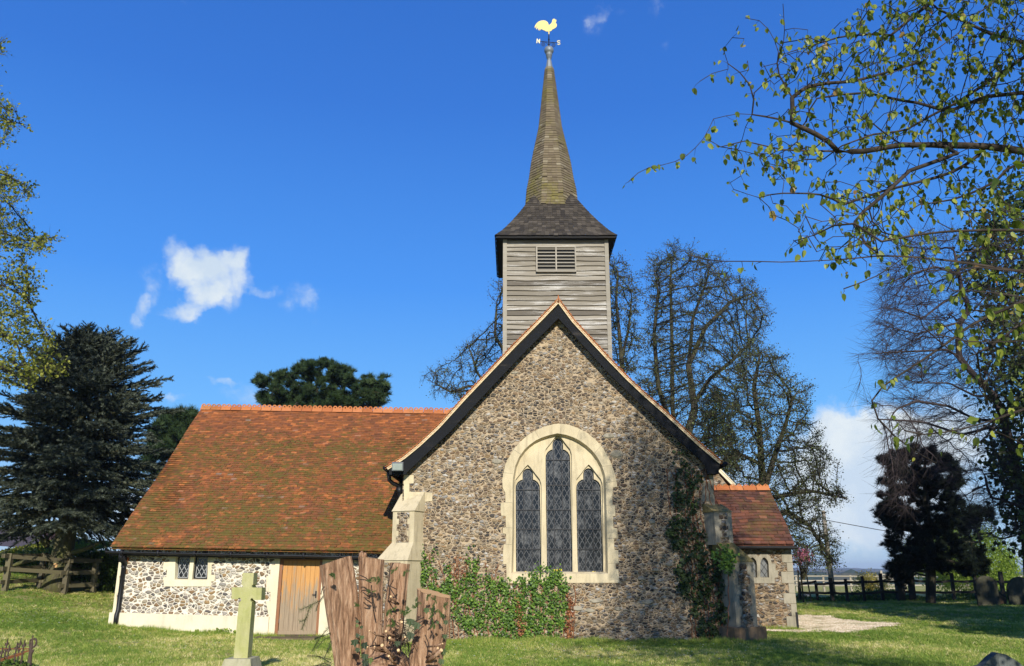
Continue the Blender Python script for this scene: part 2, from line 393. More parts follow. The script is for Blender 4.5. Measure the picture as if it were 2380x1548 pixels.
leaf('grass_blade', [(0,(.12,.20,.028)),(.38,(.26,.34,.055)),(.6,(.45,.43,.13)),(.82,(.62,.54,.24)),(1,(.78,.67,.38))], .3, .6)
# ground
m, t, b = material('lawn'); g = t.geo()
sx = t.n('ShaderNodeSeparateXYZ', {0: g}); yy = sx.outputs[1]
n1 = t.noise(g, .35, 5, .65); n2 = t.noise(t.scale(g, (1,.6,1)), 1.6, 5, .65); n3 = t.noise(g, 25, 4, .7); n4 = t.noise(g, .9, 3, .5)
gc = t.ramp(t.math('ADD', t.math('MULTIPLY', n3, .6), t.math('MULTIPLY', n2, .45)), [(.3,(.12,.15,.022)),(.5,(.24,.26,.045)),(.7,(.36,.35,.08))])
st = t.math('ADD', t.math('MULTIPLY', n1, .6), t.math('MULTIPLY', n2, .6))
gc = t.mix(t.math('MULTIPLY', t.ramp(st, [(.52,0),(.68,1)]), .85), gc, (.40,.34,.15))
gc = t.mix(t.math('MULTIPLY', t.ramp(t.math('ADD', t.math('MULTIPLY', t.noise(g, 2.6, 4, .6), .8), t.math('MULTIPLY', n3, .25)), [(.62,0),(.70,1)]), .85), gc, (.12,.08,.035))
vf = t.n('ShaderNodeTexVoronoi', {'Vector': t.scale(g, (.0028,.0013,0), (3.3,.4,0)), 'Scale': 1.0})
fc = t.n('ShaderNodeSeparateColor', {0: vf.outputs['Color']}).outputs[0]
fields = t.ramp(fc, [(0,(.022,.06,.028)),(.35,(.05,.10,.03)),(.55,(.12,.12,.05)),(.7,(.03,.075,.03)),(.9,(.14,.12,.07))], 'CONSTANT')
gc = t.mix(t.mapr(yy, 95, 180), gc, fields)
fin(t, b, gc, .95, t.bump(t.math('ADD', n3, n2), .8, .04), .1)
m, t, b = material('gravel'); g = t.geo()
v = t.n('ShaderNodeTexVoronoi', {'Vector': g, 'Scale': 28.})
gc = t.ramp(t.n('ShaderNodeSeparateColor', {0: v.outputs['Color']}).outputs[0], [(0,(.34,.26,.17)),(.4,(.50,.41,.29)),(.8,(.6,.51,.38)),(1,(.72,.66,.53))])
gc = t.mix(t.ramp(t.noise(g, 1.2, 4), [(.5,0),(.72,.8)]), gc, (.13,.13,.04))
fin(t, b, gc, .95, t.bump(v.outputs['Distance'], .3, .01), .1)
stone('step_stone', (.17,.13,.08), (.11,.09,.05), .5, 2)
M = MATS
YG = 21.0
church = empty('church', (1.1, 24, 0), 'flint village church with orange tiled roofs, weatherboarded bell tower and shingled spire', 'church')
def offs(poly, d):
    """offset closed polygon (X-Z) inwards by d"""
    p = np.array([[q[0], q[2]] for q in poly]); n = len(p)
    area = .5*np.sum(p[:,0]*np.roll(p[:,1],-1)-np.roll(p[:,0],-1)*p[:,1])
    s = 1 if area > 0 else -1
    out = []
    for i in range(n):
        a = p[i]-p[i-1]; b = p[(i+1) % n]-p[i]
        a /= np.linalg.norm(a)+1e-9; b /= np.linalg.norm(b)+1e-9
        nn = np.array([-a[1]-b[1], a[0]+b[0]])*s; L = np.linalg.norm(nn)
        nn = nn/(L+1e-9); k = d/max(.5, L/2)
        out.append([p[i][0]+nn[0]*k, poly[i][1], p[i][1]+nn[1]*k])
    return out
# ------------------------------------------------------------ gable outlines
lowL = [(1640,402),(1400,640),(1200,850),(1000,1065),(800,1280),(650,1420),(520,1545)]
GL = [P('g',x,y,YG) for x,y in lowL]
GR = [P('g3',x,y,YG) for x,y in [(900,610),(1000,720),(1100,828),(1200,925),(1300,1020),(1400,1120),(1500,1210),(1600,1300),(1632,1345)]]
XL = W(937,1110,YG)[0]; XR = W(1650,1110,YG)[0]
zl = P('b',425,335,YG)[2]; zr = P('g3',1640,1378,YG)[2]
wall = GL[::-1]+GR+[np.array([XR,YG,zr]), np.array([XR,YG,-.4]), np.array([XL,YG,-.4]), np.array([XL,YG,zl])]
# raise wall slightly behind the boards so no gap shows
wall2 = [np.array([p[0],p[1],p[2]+(.12 if p[2] > zl+.05 else 0)]) for p in wall]
arch_in = PL('w5', [(150,1328),(158,1000),(160,620),(163,540),(180,440),(212,365),(255,305),(300,262),(350,226),(400,202),(460,182),(532,166),
   (600,178),(660,198),(715,226),(770,264),(820,310),(862,364),(900,432),(924,510),(932,580),(938,800),(945,1050),(950,1330)], YG)
arch_out = PL('w5', [(110,1408),(108,1250),(82,1250),(80,1180),(84,1088),(106,1086),(104,1000),(80,995),(78,948),(104,945),(102,852),(66,848),(60,790),(62,742),(100,738),(100,660),(78,618),(74,560),(85,490),(98,430),
   (125,372),(165,305),(215,245),(275,190),(345,146),(420,112),(500,90),(560,86),(620,95),(700,122),(770,158),(835,208),(890,264),(935,330),(970,400),(1000,480),(1018,550),(1028,610),(990,616),(986,700),(988,760),
   (1010,764),(1012,850),(990,856),(996,950),(1028,955),(1030,1034),(1000,1038),(1003,1130),(1034,1136),(1038,1240),(1012,1244),(1014,1290),(1036,1296),(1045,1405)], YG)
b = MB(); b.plate(wall2, [arch_in], YG, YG+.45)
# side walls of chancel
for X, s in ((XL, 1), (XR, -1)):
    b.box((X+s*.2, YG+.45+6.2, (zl-.4)/2+.0), (.4, 12.4, zl+.4))
b.build('gable_wall', M['flint_gable'], church)
# ------------------------------------------------------------ east window
b = MB(); b.plate(arch_out, [arch_in], YG-.015, YG+.02)
in2 = offs(arch_in, .045)
b.band([ [p[0],YG-.013,p[2]] for p in arch_in+[arch_in[0]]], [[p[0],YG+.13,p[2]] for p in in2+[in2[0]]])
win = b.build('east_window', M['limestone'], church); win['label'] = 'three light pointed east window in cream stone'
dxs = [-100,-97,-82,-60,-43,-43,-42,-33,-18,0]; dys = [0,-30,-58,-75,-80,-110,-135,-155,-168,-173]
ex = [-112,-110,-98,-76,-60,-44,-26,-10,0]; ey = [0,-40,-80,-108,-128,-150,-175,-192,-202]
def light(cx, cxb, hw, sp, bot, tx=dxs, ty=dys, k=1.0):
    L = [(cx+x*hw/100*k, sp+y) for x, y in zip(tx, ty)]
    Rr = [(cx-x*hw/100*k, sp+y) for x, y in zip(tx, ty)][::-1][1:]
    return [(cxb-hw*1.03, bot)]+L+Rr+[(cxb+hw*1.03, bot)]
LT = [light(287,294,102,622,1324), light(538,554,103,370,1322), light(795,811,103,620,1320)]
LO = [light(287,294,102,622,1326,ex,ey), light(538,554,103,370,1324,ex,ey), light(795,811,103,620,1322,ex,ey)]
b = MB()
pl_out = offs(arch_in, .02)
b.plate(pl_out, [PL('w5',q,YG) for q in LO], YG+.13, YG+.2, back=False)
b.build('tracery', M['limestone'], win)
b = MB()
for q, qo in zip(LT, LO):
    o_ = offs(PL('w5', qo, YG), -.03)
    b.plate(o_, [PL('w5',q,YG)], YG+.205, YG+.30, back=False)
b.build('cusping', M['limestone'], win)
def leading(b, poly, Y, dw, dh, t=.009):
    """diamond lattice clipped to polygon"""
    p = np.array([[q[0],q[2]] for q in poly]); x0,z0 = p.min(0); x1,z1 = p.max(0)
    def inside(x,z):
        c = False; n = len(p)
        for i in range(n):
            a = p[i]; q = p[i-1]
            if (a[1] > z) != (q[1] > z) and x < (q[0]-a[0])*(z-a[1])/(q[1]-a[1])+a[0]: c = not c
        return c
    for s in (1,-1):
        k = dh/dw*s; span = (x1-x0)*dh/dw
        zz = z0-span-dh
        while zz < z1+span+dh:
            pts = []
            N = 60
            run = None
            for i in range(N+1):
                x = x0+(x1-x0)*i/N; z = zz+(x-x0)*k if s > 0 else zz+(x-x0)*k
                if inside(x,z):
                    if run is None: run = (x,z)
                    last = (x,z)
                elif run is not None:
                    if last != run: b.bar((run[0],Y,run[1]), (last[0],Y,last[1]), t, t*.7, up=(0,1,0))
                    run = None
            if run is not None and last != run: b.bar((run[0],Y,run[1]), (last[0],Y,last[1]), t, t*.7, up=(0,1,0))
            zz += dh
for i, q in enumerate(LT):
    pg = PL('w5', q, YG)
    b = MB(); b.plate(offs(pg,-.04), [], YG+.285, YG+.291, back=False); b.build('pane', M['window_glass'], win)
    b = MB(); leading(b, pg, YG+.272, .135, .235); 
    # border lead
    pp = offs(pg, .035); pp = pp+[pp[0]]
    for a, c in zip(pp[:-1], pp[1:]): b.bar((a[0],YG+.272,a[2]),(c[0],YG+.272,c[2]), .012,.008, up=(0,1,0))
    b.build('leading', M['lead_came'], win)
    b = MB()
    xs = [p[0] for p in pg]; xa, xb = min(xs), max(xs)
    for f in (1/3., 2/3.):
        top = P('w5', 0, q[5][1] if True else 0, YG)[2]
        X = xa+(xb-xa)*f
        b.bar((X,YG+.262,pg[0][2]), (X,YG+.262,top), .018,.018, up=(0,1,0))
    for yb in ([376,588,795,957,1125] if i == 1 else [626,795,957,1124]):
        z = P('w5',0,yb,YG)[2]; b.bar((xa-.01,YG+.258,z),(xb+.01,YG+.258,z), .022,.022)
    b.build('saddle_bars', M['iron_black'], win)
# flowers glimpsed on the sill inside
for _ in range(30):
    b = MB(); x = random.uniform(508,590) if random.random() < .6 else random.choice([265,320,345,840])+random.uniform(-12,12)
    c = P('w5', x, random.uniform(1296,1320) if 500<x<600 else random.uniform(1312,1321), YG); c[1] = YG+.275
    b.box(c, (.03,.02,.028), Matrix.Rotation(random.random()*3,3,'Y')); b.build('flower', M['flower_yellow'], win)
# arch voussoir joints: fine recessed lines drawn as slim mortar strips
for (x0,y0,x1,y1) in [(86,492,160,500),(168,300,230,342),(345,146,382,208),(560,86,556,170),(720,130,690,212),(895,268,838,330),(985,430,905,440),(1020,560,932,575),
        (100,740,158,742),(104,948,156,950),(106,1086,154,1088),(990,760,938,762),(1000,1036,945,1038),(1012,1242,950,1244),(250,1330,246,1406),(560,1330,560,1406),(800,1330,802,1406)]:
    b = MB(); a = P('w5',x0,y0,YG); c = P('w5',x1,y1,YG); b.bar((a[0],YG-.0165,a[2]),(c[0],YG-.0165,c[2]), .007,.004, up=(0,1,0)); b.build('joint', M['limestone_grey'], win)
# ------------------------------------------------------------ verges
outL = [(1640,245),(1500,390),(1300,590),(1100,800),(900,1010),(700,1230),(550,1370),(430,1468),(305,1548)]
outR = [(810,405),(900,520),(1000,628),(1100,735),(1200,838),(1300,932),(1400,1020),(1500,1112),(1600,1205),(1722,1308)]
YF = 20.68
OL = PL('g', outL, YF); OR = PL('g3', outR, YF); OR[0] = OL[0]
def resample(pts, step):
    pts = [np.array(p) for p in pts]; out = [pts[0]]; 
    d = [0]+list(np.cumsum([np.linalg.norm(b_-a_) for a_,b_ in zip(pts[:-1],pts[1:])]))
    n = int(d[-1]/step); A = np.array(pts)
    s_ = np.linspace(0,d[-1],n+1)
    return [np.array([np.interp(q,d,A[:,k]) for k in range(3)]) for q in s_]
def drop(pts, dd):
    """shift polyline perpendicular (inwards/down) by dd"""
    out = []; pts = [np.array(p) for p in pts]
    for i,p in enumerate(pts):
        a = pts[max(0,i-1)]; c = pts[min(len(pts)-1,i+1)]; t_ = c-a; t_ = t_/np.linalg.norm(t_)
        n_ = np.array([t_[2],0,-t_[0]]); 
        if n_[2] > 0: n_ = -n_
        out.append(p+n_*dd)
    return out
for nm, O, brd, tail in (('left',OL, [(1640,300),(1440,500),(1200,740),(1000,950),(800,1165),(650,1320),(500,1450),(395,1525)], None), ('right',OR,None,None)):
    side = -1 if nm == 'left' else 1
    # board
    if nm == 'left':
        up_ = PL('g', brd, YF+.06); lo_ = [P('g',x,y-3,YF+.06) for x,y in lowL][:-1]
        end = [P('b',432,335,YF+.06), P('b',280,335,YF+.06), P('b',280,262,YF+.06)]
        poly = up_+end[::-1]+lo_[::-1]
    else:
        up_ = drop(PL('g3', outR, YF+.06), .075)[:-1]; up_[0] = P('g',1640,300,YF+.06)
        lo_ = [P('g3',x,y,YF+.06) for x,y in [(900,610),(1000,720),(1100,828),(1200,925),(1300,1020),(1400,1120),(1500,1210),(1600,1300),(1632,1342)]]
        end = [P('g3',1640,1378,YF+.06), P('g3',1703,1378,YF+.06), P('g3',1712,1312,YF+.06)]
        poly = up_+end[::-1]+lo_[::-1]+[P('g',1640,402,YF+.06)]
    b = MB(); b.plate(poly, [], YF+.06, YF+.11, rnd=.3)
    # boxed eave return behind the kneeler
    k0 = end[1]; b.box((k0[0]-side*.12, YF+.30, k0[2]+.12), (.24,.38,.24), rnd=.2)
    b.build('bargeboard', M['black_timber'], church)
    S = resample(O, .105)
    b = MB(); b.plate(drop(S,.022)+drop(S,.085)[::-1], [], YF+.015, YF+.32); b.build('verge_mortar', M['mortar_cream'], church)
    b = MB()
    for a, c in zip(S[:-1], S[1:]):
        d = (c-a)/np.linalg.norm(c-a); n_ = np.array([-d[2],0,d[0]]); 
        if n_[2] < 0: n_ = -n_
        lo = c+d*.03+n_*(.018+random.uniform(-.004,.006)); hi = a-n_*.012
        b.bar((lo[0],YF+.25,lo[2]), (hi[0],YF+.25,hi[2]), .5, .014, up=tuple(n_))
        # shadowed lower tile slips inside the mortar
        lo2 = c+d*.05-n_*.035; hi2 = a-d*.02-n_*.06
        b.bar((lo2[0],YF+.16,lo2[2]), (hi2[0],YF+.16,hi2[2]), .3, .007, up=tuple(n_))
    b.build('verge_tile', M['ridge_orange'], church)
# roof planes of chancel and nave
b = MB()
prof = [OL[i] for i in range(len(OL)-1,-1,-1)]+OR[1:]
A = [np.array([p[0],YF+.2,p[2]-.02]) for p in prof]; Bk = [np.array([p[0],35.5,p[2]-.02]) for p in prof]
n = len(prof); SL = resample(prof,.11)
for (i0,i1,sg) in ((0,len(OL)-1,0),(len(OL)-1,n-1,1)):
    seg = resample(prof[i0:i1+1], .11)
    for a,c in zip(seg[:-1],seg[1:]):
        for y0 in np.arange(YF+.2, 35.5, .62):
            up = .012
            lo_, hi_ = (a,c) if a[2] < c[2] else (c,a)
            b.add([[lo_[0],y0,lo_[2]+up],[lo_[0],y0+.62,lo_[2]+up],[hi_[0],y0+.62,hi_[2]-.004],[hi_[0],y0,hi_[2]-.004],
                   [lo_[0],y0,lo_[2]-.004],[lo_[0],y0+.62,lo_[2]-.004]], [[0,1,2,3],[0,4,5,1]])
b.add(A+Bk, [[i,i+1,n+i+1,n+i] for i in range(n-1)])
b.build('chancel_roof', M['roof_tiles'], church)
# finial of the ridge at the gable point
b = MB(); ap = OL[0]
t0 = P('g',1640,210,YF)
b.tube([[ap[0],YF+.1,ap[2]-.02],[ap[0],YF+.1,ap[2]+.05],[ap[0],YF+.1,t0[2]]],[.055,.02,.01],6)
b.build('ridge_finial', M['ridge_orange'], church)
# nave shoulder on the south side, one bay back
b = MB(); YN = 28.5; q0 = P('g3',1702,1375,YN); q1 = W(1706,1129,YN)
zt = W(1660,1075,YN)[2]; xt = W(1660,1075,YN)[0]
b.plate([[xt-1.5,YN,-.3],[q1[0]-.12,YN,-.3],[q1[0]-.12,YN,q1[2]-.12],[xt-.1,YN,zt-.1],[xt-1.5,YN,zt-.1]], [], YN, YN+.3)
b.box((q1[0]-.3,YN+3.6,(q1[2]-.3)/2), (.36,6.6,q1[2]-.2))
b.build('nave_wall', M['flint_warm'], church)
b = MB(); b.bar((xt-.1,YN-.05,zt),(q1[0],YN-.05,q1[2]),.12,.07,up=(0,1,0)); b.build('verge_board', M['limestone_pale'], church)
b = MB(); b.add([[xt-.8,YN-.1,zt+.72],[q1[0]+.06,YN-.1,q1[2]-.02],[q1[0]+.06,35.5,q1[2]-.02],[xt-.8,35.5,zt+.72]], [[0,1,2,3]]); b.build('nave_roof', M['roof_tiles'], church)
# south eave gutter end seen past the kneeler
b = MB(); g0 = P('pr',440,90,YG-.1); b.tube([[g0[0],YG-.3,g0[2]],[g0[0],YG+3,g0[2]]],.06,8); b.build('gutter', M['black_gutter'], church)

# ------------------------------------------------------------ buttresses
def hexa(b, lo4, hi4, rnd=None):
    b.add(list(lo4)+list(hi4), [[0,1,2,3][::-1],[4,5,6,7],[0,1,5,4],[1,2,6,5],[2,3,7,6],[3,0,4,7]], rnd)
def buttress(ang, c1, c2, up_w, lo_w, zs, side, capmat, panelmat, plinth):
    """diagonal buttress: c1/c2 = front face centres of upper and lower stage; dirs are 45 deg"""
    sa, ca = math.sin(R_(ang)), math.cos(R_(ang)); out = np.array([side*sa,-ca]); per = np.array([ca*side,sa])   # per runs outwards/back
    zt, zu, zp, zc, zb = zs
    b = MB(); f = lambda c, w, back, z: [list(c-per*w/2-out*back*0)+[z]]
    def quad(c, w, dep, z0, z1, c_top=None):
        cb = c-out*dep
        lo = [list(c-per*w/2)+[z0], list(c+per*w/2)+[z0], list(cb+per*w/2)+[z0], list(cb-per*w/2)+[z0]]
        ct = c if c_top is None else c_top
        hi = [list(ct-per*w/2)+[z1], list(ct+per*w/2)+[z1], list(cb+per*w/2)+[z1], list(cb-per*w/2)+[z1]]
        return lo, hi
    c1 = np.array(c1); c2 = np.array(c2)
    dU = .75; dL = dU+np.linalg.norm(c2-c1)
    lo, hi = quad(c1, up_w, dU, zc-.02, zu); hexa(b, lo, hi)
    lo, hi = quad(c2, lo_w, dL, -.4, zb); hexa(b, lo, hi)
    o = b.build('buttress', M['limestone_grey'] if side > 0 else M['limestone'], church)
    b = MB()
    lo, hi = quad(c1+out*.03, up_w+.05, dU, zu, zt, c1-out*.42); hexa(b, lo, hi)
    lo, hi = quad(c2+out*.03, lo_w+.05, dL, zb, zc+.03, c1+out*.0); 
    hi[0] = list(c1-per*up_w/2)+[zc+.03]; hi[1] = list(c1+per*up_w/2)+[zc+.03]
    b.build('weathering_slope', M[capmat], o); b = MB(); hexa(b, lo, hi)
    b.build('weathering_slope', M[capmat], o)
    # flint panels, staggered between the quoins
    b = MB()
    def panel(c, w, z0, z1, n, ins=.13):
        pts = []
        for i in range(n):
            za = z0+(z1-z0)*i/n; zb_ = z0+(z1-z0)*(i+1)/n; e = ins+(.06 if i % 2 else 0)
            pts += [(w/2-e, za), (w/2-e, zb_)]
        lf = [(-x, z) for x, z in pts]
        allp = pts+lf[::-1]
        loops = [[Vector((p[0],p[1],0)) for p in allp]]
        tris = tessellate_polygon(loops)
        V = [list(c+out*.012+per*p[0])+[p[1]] for p in allp]
        b.add(V, [list(t_) for t_ in tris])
    panel(c1, up_w, zp, zu-.03, 5)
    panel(c2, lo_w, .3, zb-.05, 6)
    # side face flint of lower stage
    b.build('flint_panel', M[panelmat], o)
    b = MB()
    if plinth:
        lo, hi = quad(c2+out*.12, lo_w+.3, dL+.2, -.4, plinth); hexa(b, lo, hi); b.build('plinth', M['brown_stone'], o)
    return o
zL = [P('b',500,500,21)[2], P('b',430,692,20.9)[2], P('b',430,1000,20.9)[2]+.02, P('b',430,1005,20.9)[2], P('b',380,1165,20.7)[2]]
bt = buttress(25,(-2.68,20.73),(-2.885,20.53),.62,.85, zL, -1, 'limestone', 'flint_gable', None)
bt['label'] = 'sunlit diagonal buttress by the long low wing'
zR = [P('pr',400,390,21)[2], P('pr',400,455,20.8)[2], P('pr',400,700,20.8)[2]+.02, P('pr',400,702,20.8)[2], P('pr',550,838,20.6)[2]]
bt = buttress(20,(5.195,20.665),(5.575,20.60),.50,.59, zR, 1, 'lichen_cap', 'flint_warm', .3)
bt['label'] = 'ivy grown diagonal buttress with ochre lichen on its slopes'
# quoin stones on the gable corners
b = MB()
def stag(x0, xs, ys, r, Y, flip=1):
    return None
ql = [(425,340),(520,340),(520,420),(478,420),(478,500),(700,510),(700,590),(640,596),(425,640)]
b.plate(PL('b',ql,YG),[],YG-.012,YG+.02)
b.build('quoin', M['limestone'], church)
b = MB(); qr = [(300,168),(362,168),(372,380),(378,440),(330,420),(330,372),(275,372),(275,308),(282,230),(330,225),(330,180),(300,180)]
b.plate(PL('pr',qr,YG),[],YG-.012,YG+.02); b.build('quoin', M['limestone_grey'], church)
# repaired mortar seam and embedded big stones
for r_,x,y,w_,h_ in [('c',500,1100,.35,.13),('c',650,1045,.34,.1),('c',600,1118,.28,.1),('c',1115,802,.16,.09),('c',1180,945,.17,.09),('c',820,1105,.16,.1),('c',870,1252,.2,.08),
      ('c',1220,760,.2,.1),('c',1330,1180,.18,.1),('w5',1020,335,.32,.2),('w5',955,188,.3,.13),('w5',30,400,.28,.16),('g',1665,460,.18,.11),('g',1650,635,.14,.12),('c',1085,430,.16,.12),('c',1050,1050,.3,.12),('g',1300,820,.2,.08),('c',1000,870,.2,.1)]:
    b = MB(); c = P(r_,x,y,YG); k = 9; th = np.arange(k)/k*6.283; rr = 1+RS.uniform(-.18,.18,k)
    ring = [[c[0]+math.cos(a)*w_/2*q, YG-.004, c[2]+math.sin(a)*h_/2*q] for a,q in zip(th,rr)]
    ring2 = [[c[0]+math.cos(a)*w_/2*q*.7, YG-.03, c[2]+math.sin(a)*h_/2*q*.7] for a,q in zip(th,rr)]
    b.add(ring+ring2, [[i,(i+1)%k,k+(i+1)%k,k+i] for i in range(k)]+[list(range(k,2*k))])
    b.build('large_stone', M['limestone_grey'], church)
# floodlight on the kneeler
b = MB(); c = P('b',366,255,YF-.08); b.box(c,(.28,.14,.2),Matrix.Rotation(.25,3,'X')); 
b.box((c[0],YF+.02,c[2]-.0),(.08,.12,.06))
fl = b.build('floodlight', M['lead_sheet'], church)
b = MB(); b.box((c[0],c[1]-.075,c[2]-.018),(.235,.012,.155),Matrix.Rotation(.25,3,'X')); b.build('lens', M['lamp_glass'], fl)
# gutter stub and downpipe by the kneeler
b = MB(); a = P('b',250,275,YF+.15)
b.tube([[a[0],YF+.05,a[2]],[a[0],YF+4,a[2]]],.065,10)
b.build('gutter', M['black_gutter'], church)
b = MB(); b.tube([P('b',275,290,21.0),P('b',285,390,21.05),P('b',320,420,21.1),P('b',365,440,21.2),P('b',380,470,21.25),P('b',398,620,21.25),[P('b',398,620,21.25)[0],21.25,1.5]],.052,10)
b.tube([P('b',376,455,21.22),P('b',386,520,21.24)],.075,10); b.build('downpipe', M['black_gutter'], church)

# ------------------------------------------------------------ tower
ex0 = W(1155,548,29.0)[0]; ex1 = W(1432,549,29.0)[0]; ze = W(1290,549,29.0)[2]
TC = np.array([(ex0+ex1)/2, 29.0+(ex1-ex0)/2]); EH = (ex1-ex0)/2
wx0 = W(1172,760,29.36)[0]; wx1 = W(1414,760,29.36)[0]; TH = (wx1-wx0)/2; TCx = (wx0+wx1)/2
TC[0] = (TC[0]+TCx)/2
YT = TC[1]-TH
def sidepts(k, s, z, off):
    """point on tower face k at lateral s (-1..1), outward offset"""
    p = [(s*TH,-TH-off),(TH+off,s*TH),(-s*TH,TH+off),(-TH-off,-s*TH)][k]
    return [TC[0]+p[0], TC[1]+p[1], z]
b = MB()
hb = .192; z = 6.2; bi = 0
while z < ze-.02:
    for k in range(4):
        r = random.random()
        nseg = 14; ph = random.uniform(0,9)
        jb = [ .010*math.sin(ph+i*.9)+random.uniform(-.006,.006) for i in range(nseg+1)]
        V = []
        for i in range(nseg+1):
            s = -1+2*i/nseg
            V += [sidepts(k,s,z+jb[i],.065), sidepts(k,s,min(ze,z+hb+.03),.006), sidepts(k,s,z+jb[i],.004)]
        F = []
        for i in range(nseg):
            a = 3*i; F += [[a,a+3,a+4,a+1],[a+2,a+5,a+3,a]]
        b.add(V,F,r)
    z += hb*random.uniform(.93,1.07)
b.box((TC[0],TC[1],(6+ze)/2),(2*TH,2*TH,ze-6))
tower = b.build('tower', M['oak_boards'], church)
b = MB()
for sx in (-1,1):
    for sy in (-1,1): b.box((TC[0]+sx*(TH+.0),TC[1]+sy*(TH+.0),(6+ze)/2),(.15,.15,ze-6))
b.build('corner_post', M['oak_post'], tower)
# louvre
lx0,lz1 = W(*uv('s2',737,780),YT)[[0,2]]; lx1,lz0 = W(*uv('s2',1097,1010),YT)[[0,2]]
lxm = (lx0+lx1)/2; Yl = YT-.115
b = MB()
b.box((lxm,Yl,lz1-.03),(lx1-lx0,.09,.06)); b.box((lxm,Yl,lz0+.03),(lx1-lx0,.09,.06))
for x in (lx0+.025,lxm,lx1-.025): b.box((x,Yl+.002,(lz0+lz1)/2),(.05,.088,lz1-lz0))
lou = b.build('louvre', M['oak_post'], tower)
b = MB(); b.box((lxm,YT-.078,(lz0+lz1)/2),(lx1-lx0-.06,.01,lz1-lz0-.08)); b.build('opening', M['soffit_black'], lou)  # flat black sheet standing in for the shade behind the slats
b = MB()
for i in range(7):
    zz = lz0+.1+(lz1-lz0-.16)*i/6.4
    for xa,xb in ((lx0+.05,lxm-.025),(lxm+.025,lx1-.05)):
        b.bar((xa,Yl-.002,zz),(xb,Yl-.002,zz),.075,.014,up=(0,-.70,.71))
b.build('slat', M['oak_post'], lou)
# eaves
b = MB()
b.box((TC[0],TC[1],ze-.015),(2*EH-.04,2*EH-.04,.03)); 
for k,(dx,dy) in enumerate(((0,-1),(0,1),(-1,0),(1,0))):
    b.box((TC[0]+dx*(EH-.02),TC[1]+dy*(EH-.02),ze+.0),(2*EH-.0 if dx==0 else .03, .03 if dx==0 else 2*EH-.06,.11))
b.build('eaves', M['soffit_black'], tower)
# skirt roof
zj = W(1284,469,TC[1]-1.08)[2]; zs1 = zj+.62
def skirt_half(z):
    t_ = (z-ze)/(zj-ze); return EH-(EH-1.03)*t_+.06*(1-min(1,t_*4))**2-.05*math.sin(math.pi*min(1,t_))
b = MB(); g_ = .125; z = ze+.03; ci = 0
while z < zs1:
    h0 = skirt_half(z)+.035; h1 = skirt_half(z+g_)-.002
    for k in range(4):
        N = max(2,int(2*h0/.17)); cuts = np.linspace(-1,1,N+1); off_ = (ci%2)*.5/N
        cuts = np.concatenate([[-1],np.clip(cuts[1:-1]+off_*2,-.98,.98),[1]])
        for i in range(N):
            s0,s1 = cuts[i],cuts[i+1]; jz = random.uniform(-.012,.006)
            def q(s,h,zz): 
                p = [(s*h,-h),(h,s*h),(-s*h,h),(-h,-s*h)][k]; return [TC[0]+p[0],TC[1]+p[1],zz]
            g2 = .006/h0
            b.add([q(s0+g2,h0,z+jz),q(s1-g2,h0,z+jz),q(s1,h1,z+g_+.03),q(s0,h1,z+g_+.03),q(s0+g2,h0-.03,z+jz),q(s1-g2,h0-.03,z+jz)],[[0,1,2,3],[4,5,1,0]])
    z += g_; ci += 1
b.build('skirt_roof', M['shingle_skirt'], tower)
# spire
zb0 = zj-.12; ztop = W(1277,160,TC[1])[2]
zprof = [zj+.05]+[W(1284,v,TC[1])[2] for v in (450,423,385,300,160)]
def halfw(r,xl,xr,y): 
    a_ = W(*uv(r,xl,y),TC[1])[0]; c_ = W(*uv(r,xr,y),TC[1])[0]; return (c_-a_)/2
aprof = [1.07, halfw('s2',668,1098,330), halfw('s2',690,1075,215), halfw('s2',710,1052,110)*1.0, halfw('s1',776,972,990), .17]
SXc = W(1280,400,TC[1])[0]
zz_ = [zb0]+zprof; aa_ = [1.13]+aprof
def rad(z): return float(np.interp(z, zz_, aa_))
b = MB(); z = zb0; ci = 0; g_ = (ztop-zb0)/56
T8 = math.tan(math.pi/8)
while z < ztop-.01:
    z1_ = z+g_; a0 = rad(z)+.030; a1 = rad(z1_)+.0
    for k in range(8):
        th = k*math.pi/4-math.pi/2; n_ = np.array([math.cos(th),math.sin(th)]); t_ = np.array([-n_[1],n_[0]])
        wd = 2*a0*T8; N = max(1,int(round(wd/.2)))
        cuts = list(np.linspace(-1,1,N+1))
        if N > 1:
            o2 = random.uniform(-.3,.3)/N; cuts = [-1]+[c+o2 for c in cuts[1:-1]]+[1]
        for i in range(N):
            s0,s1 = cuts[i],cuts[i+1]; jz = random.uniform(-.01,.004) if random.random()<.93 else random.uniform(.02,.05)
            gp = .004/ (a0*T8)
            def q(s,a_,zz): p = n_*a_+t_*s*a_*T8; return [SXc+p[0],TC[1]+p[1],zz]
            g0 = gp if s0 > -1 else 0; g1 = gp if s1 < 1 else 0
            b.add([q(s0+g0,a0,z+jz),q(s1-g1,a0,z+jz),q(s1,a1,z1_+.02),q(s0,a1,z1_+.02),q(s0,a0-.025,z+jz),q(s1,a0-.025,z+jz)],[[0,1,2,3],[4,5,1,0]])
    z = z1_; ci += 1
# solid core so gaps do not show sky
core = []; 
for zc_ in zz_: core += [[SXc+(rad(zc_)-.02)/math.cos(math.pi/8)*math.cos((k+.5)*math.pi/4), TC[1]+(rad(zc_)-.02)/math.cos(math.pi/8)*math.sin((k+.5)*math.pi/4), zc_] for k in range(8)]
b.add(core, [[8*i+k,8*i+(k+1)%8,8*i+8+(k+1)%8,8*i+8+k] for i in range(len(zz_)-1) for k in range(8)])
spire = b.build('spire', M['shingle_spire'], church)
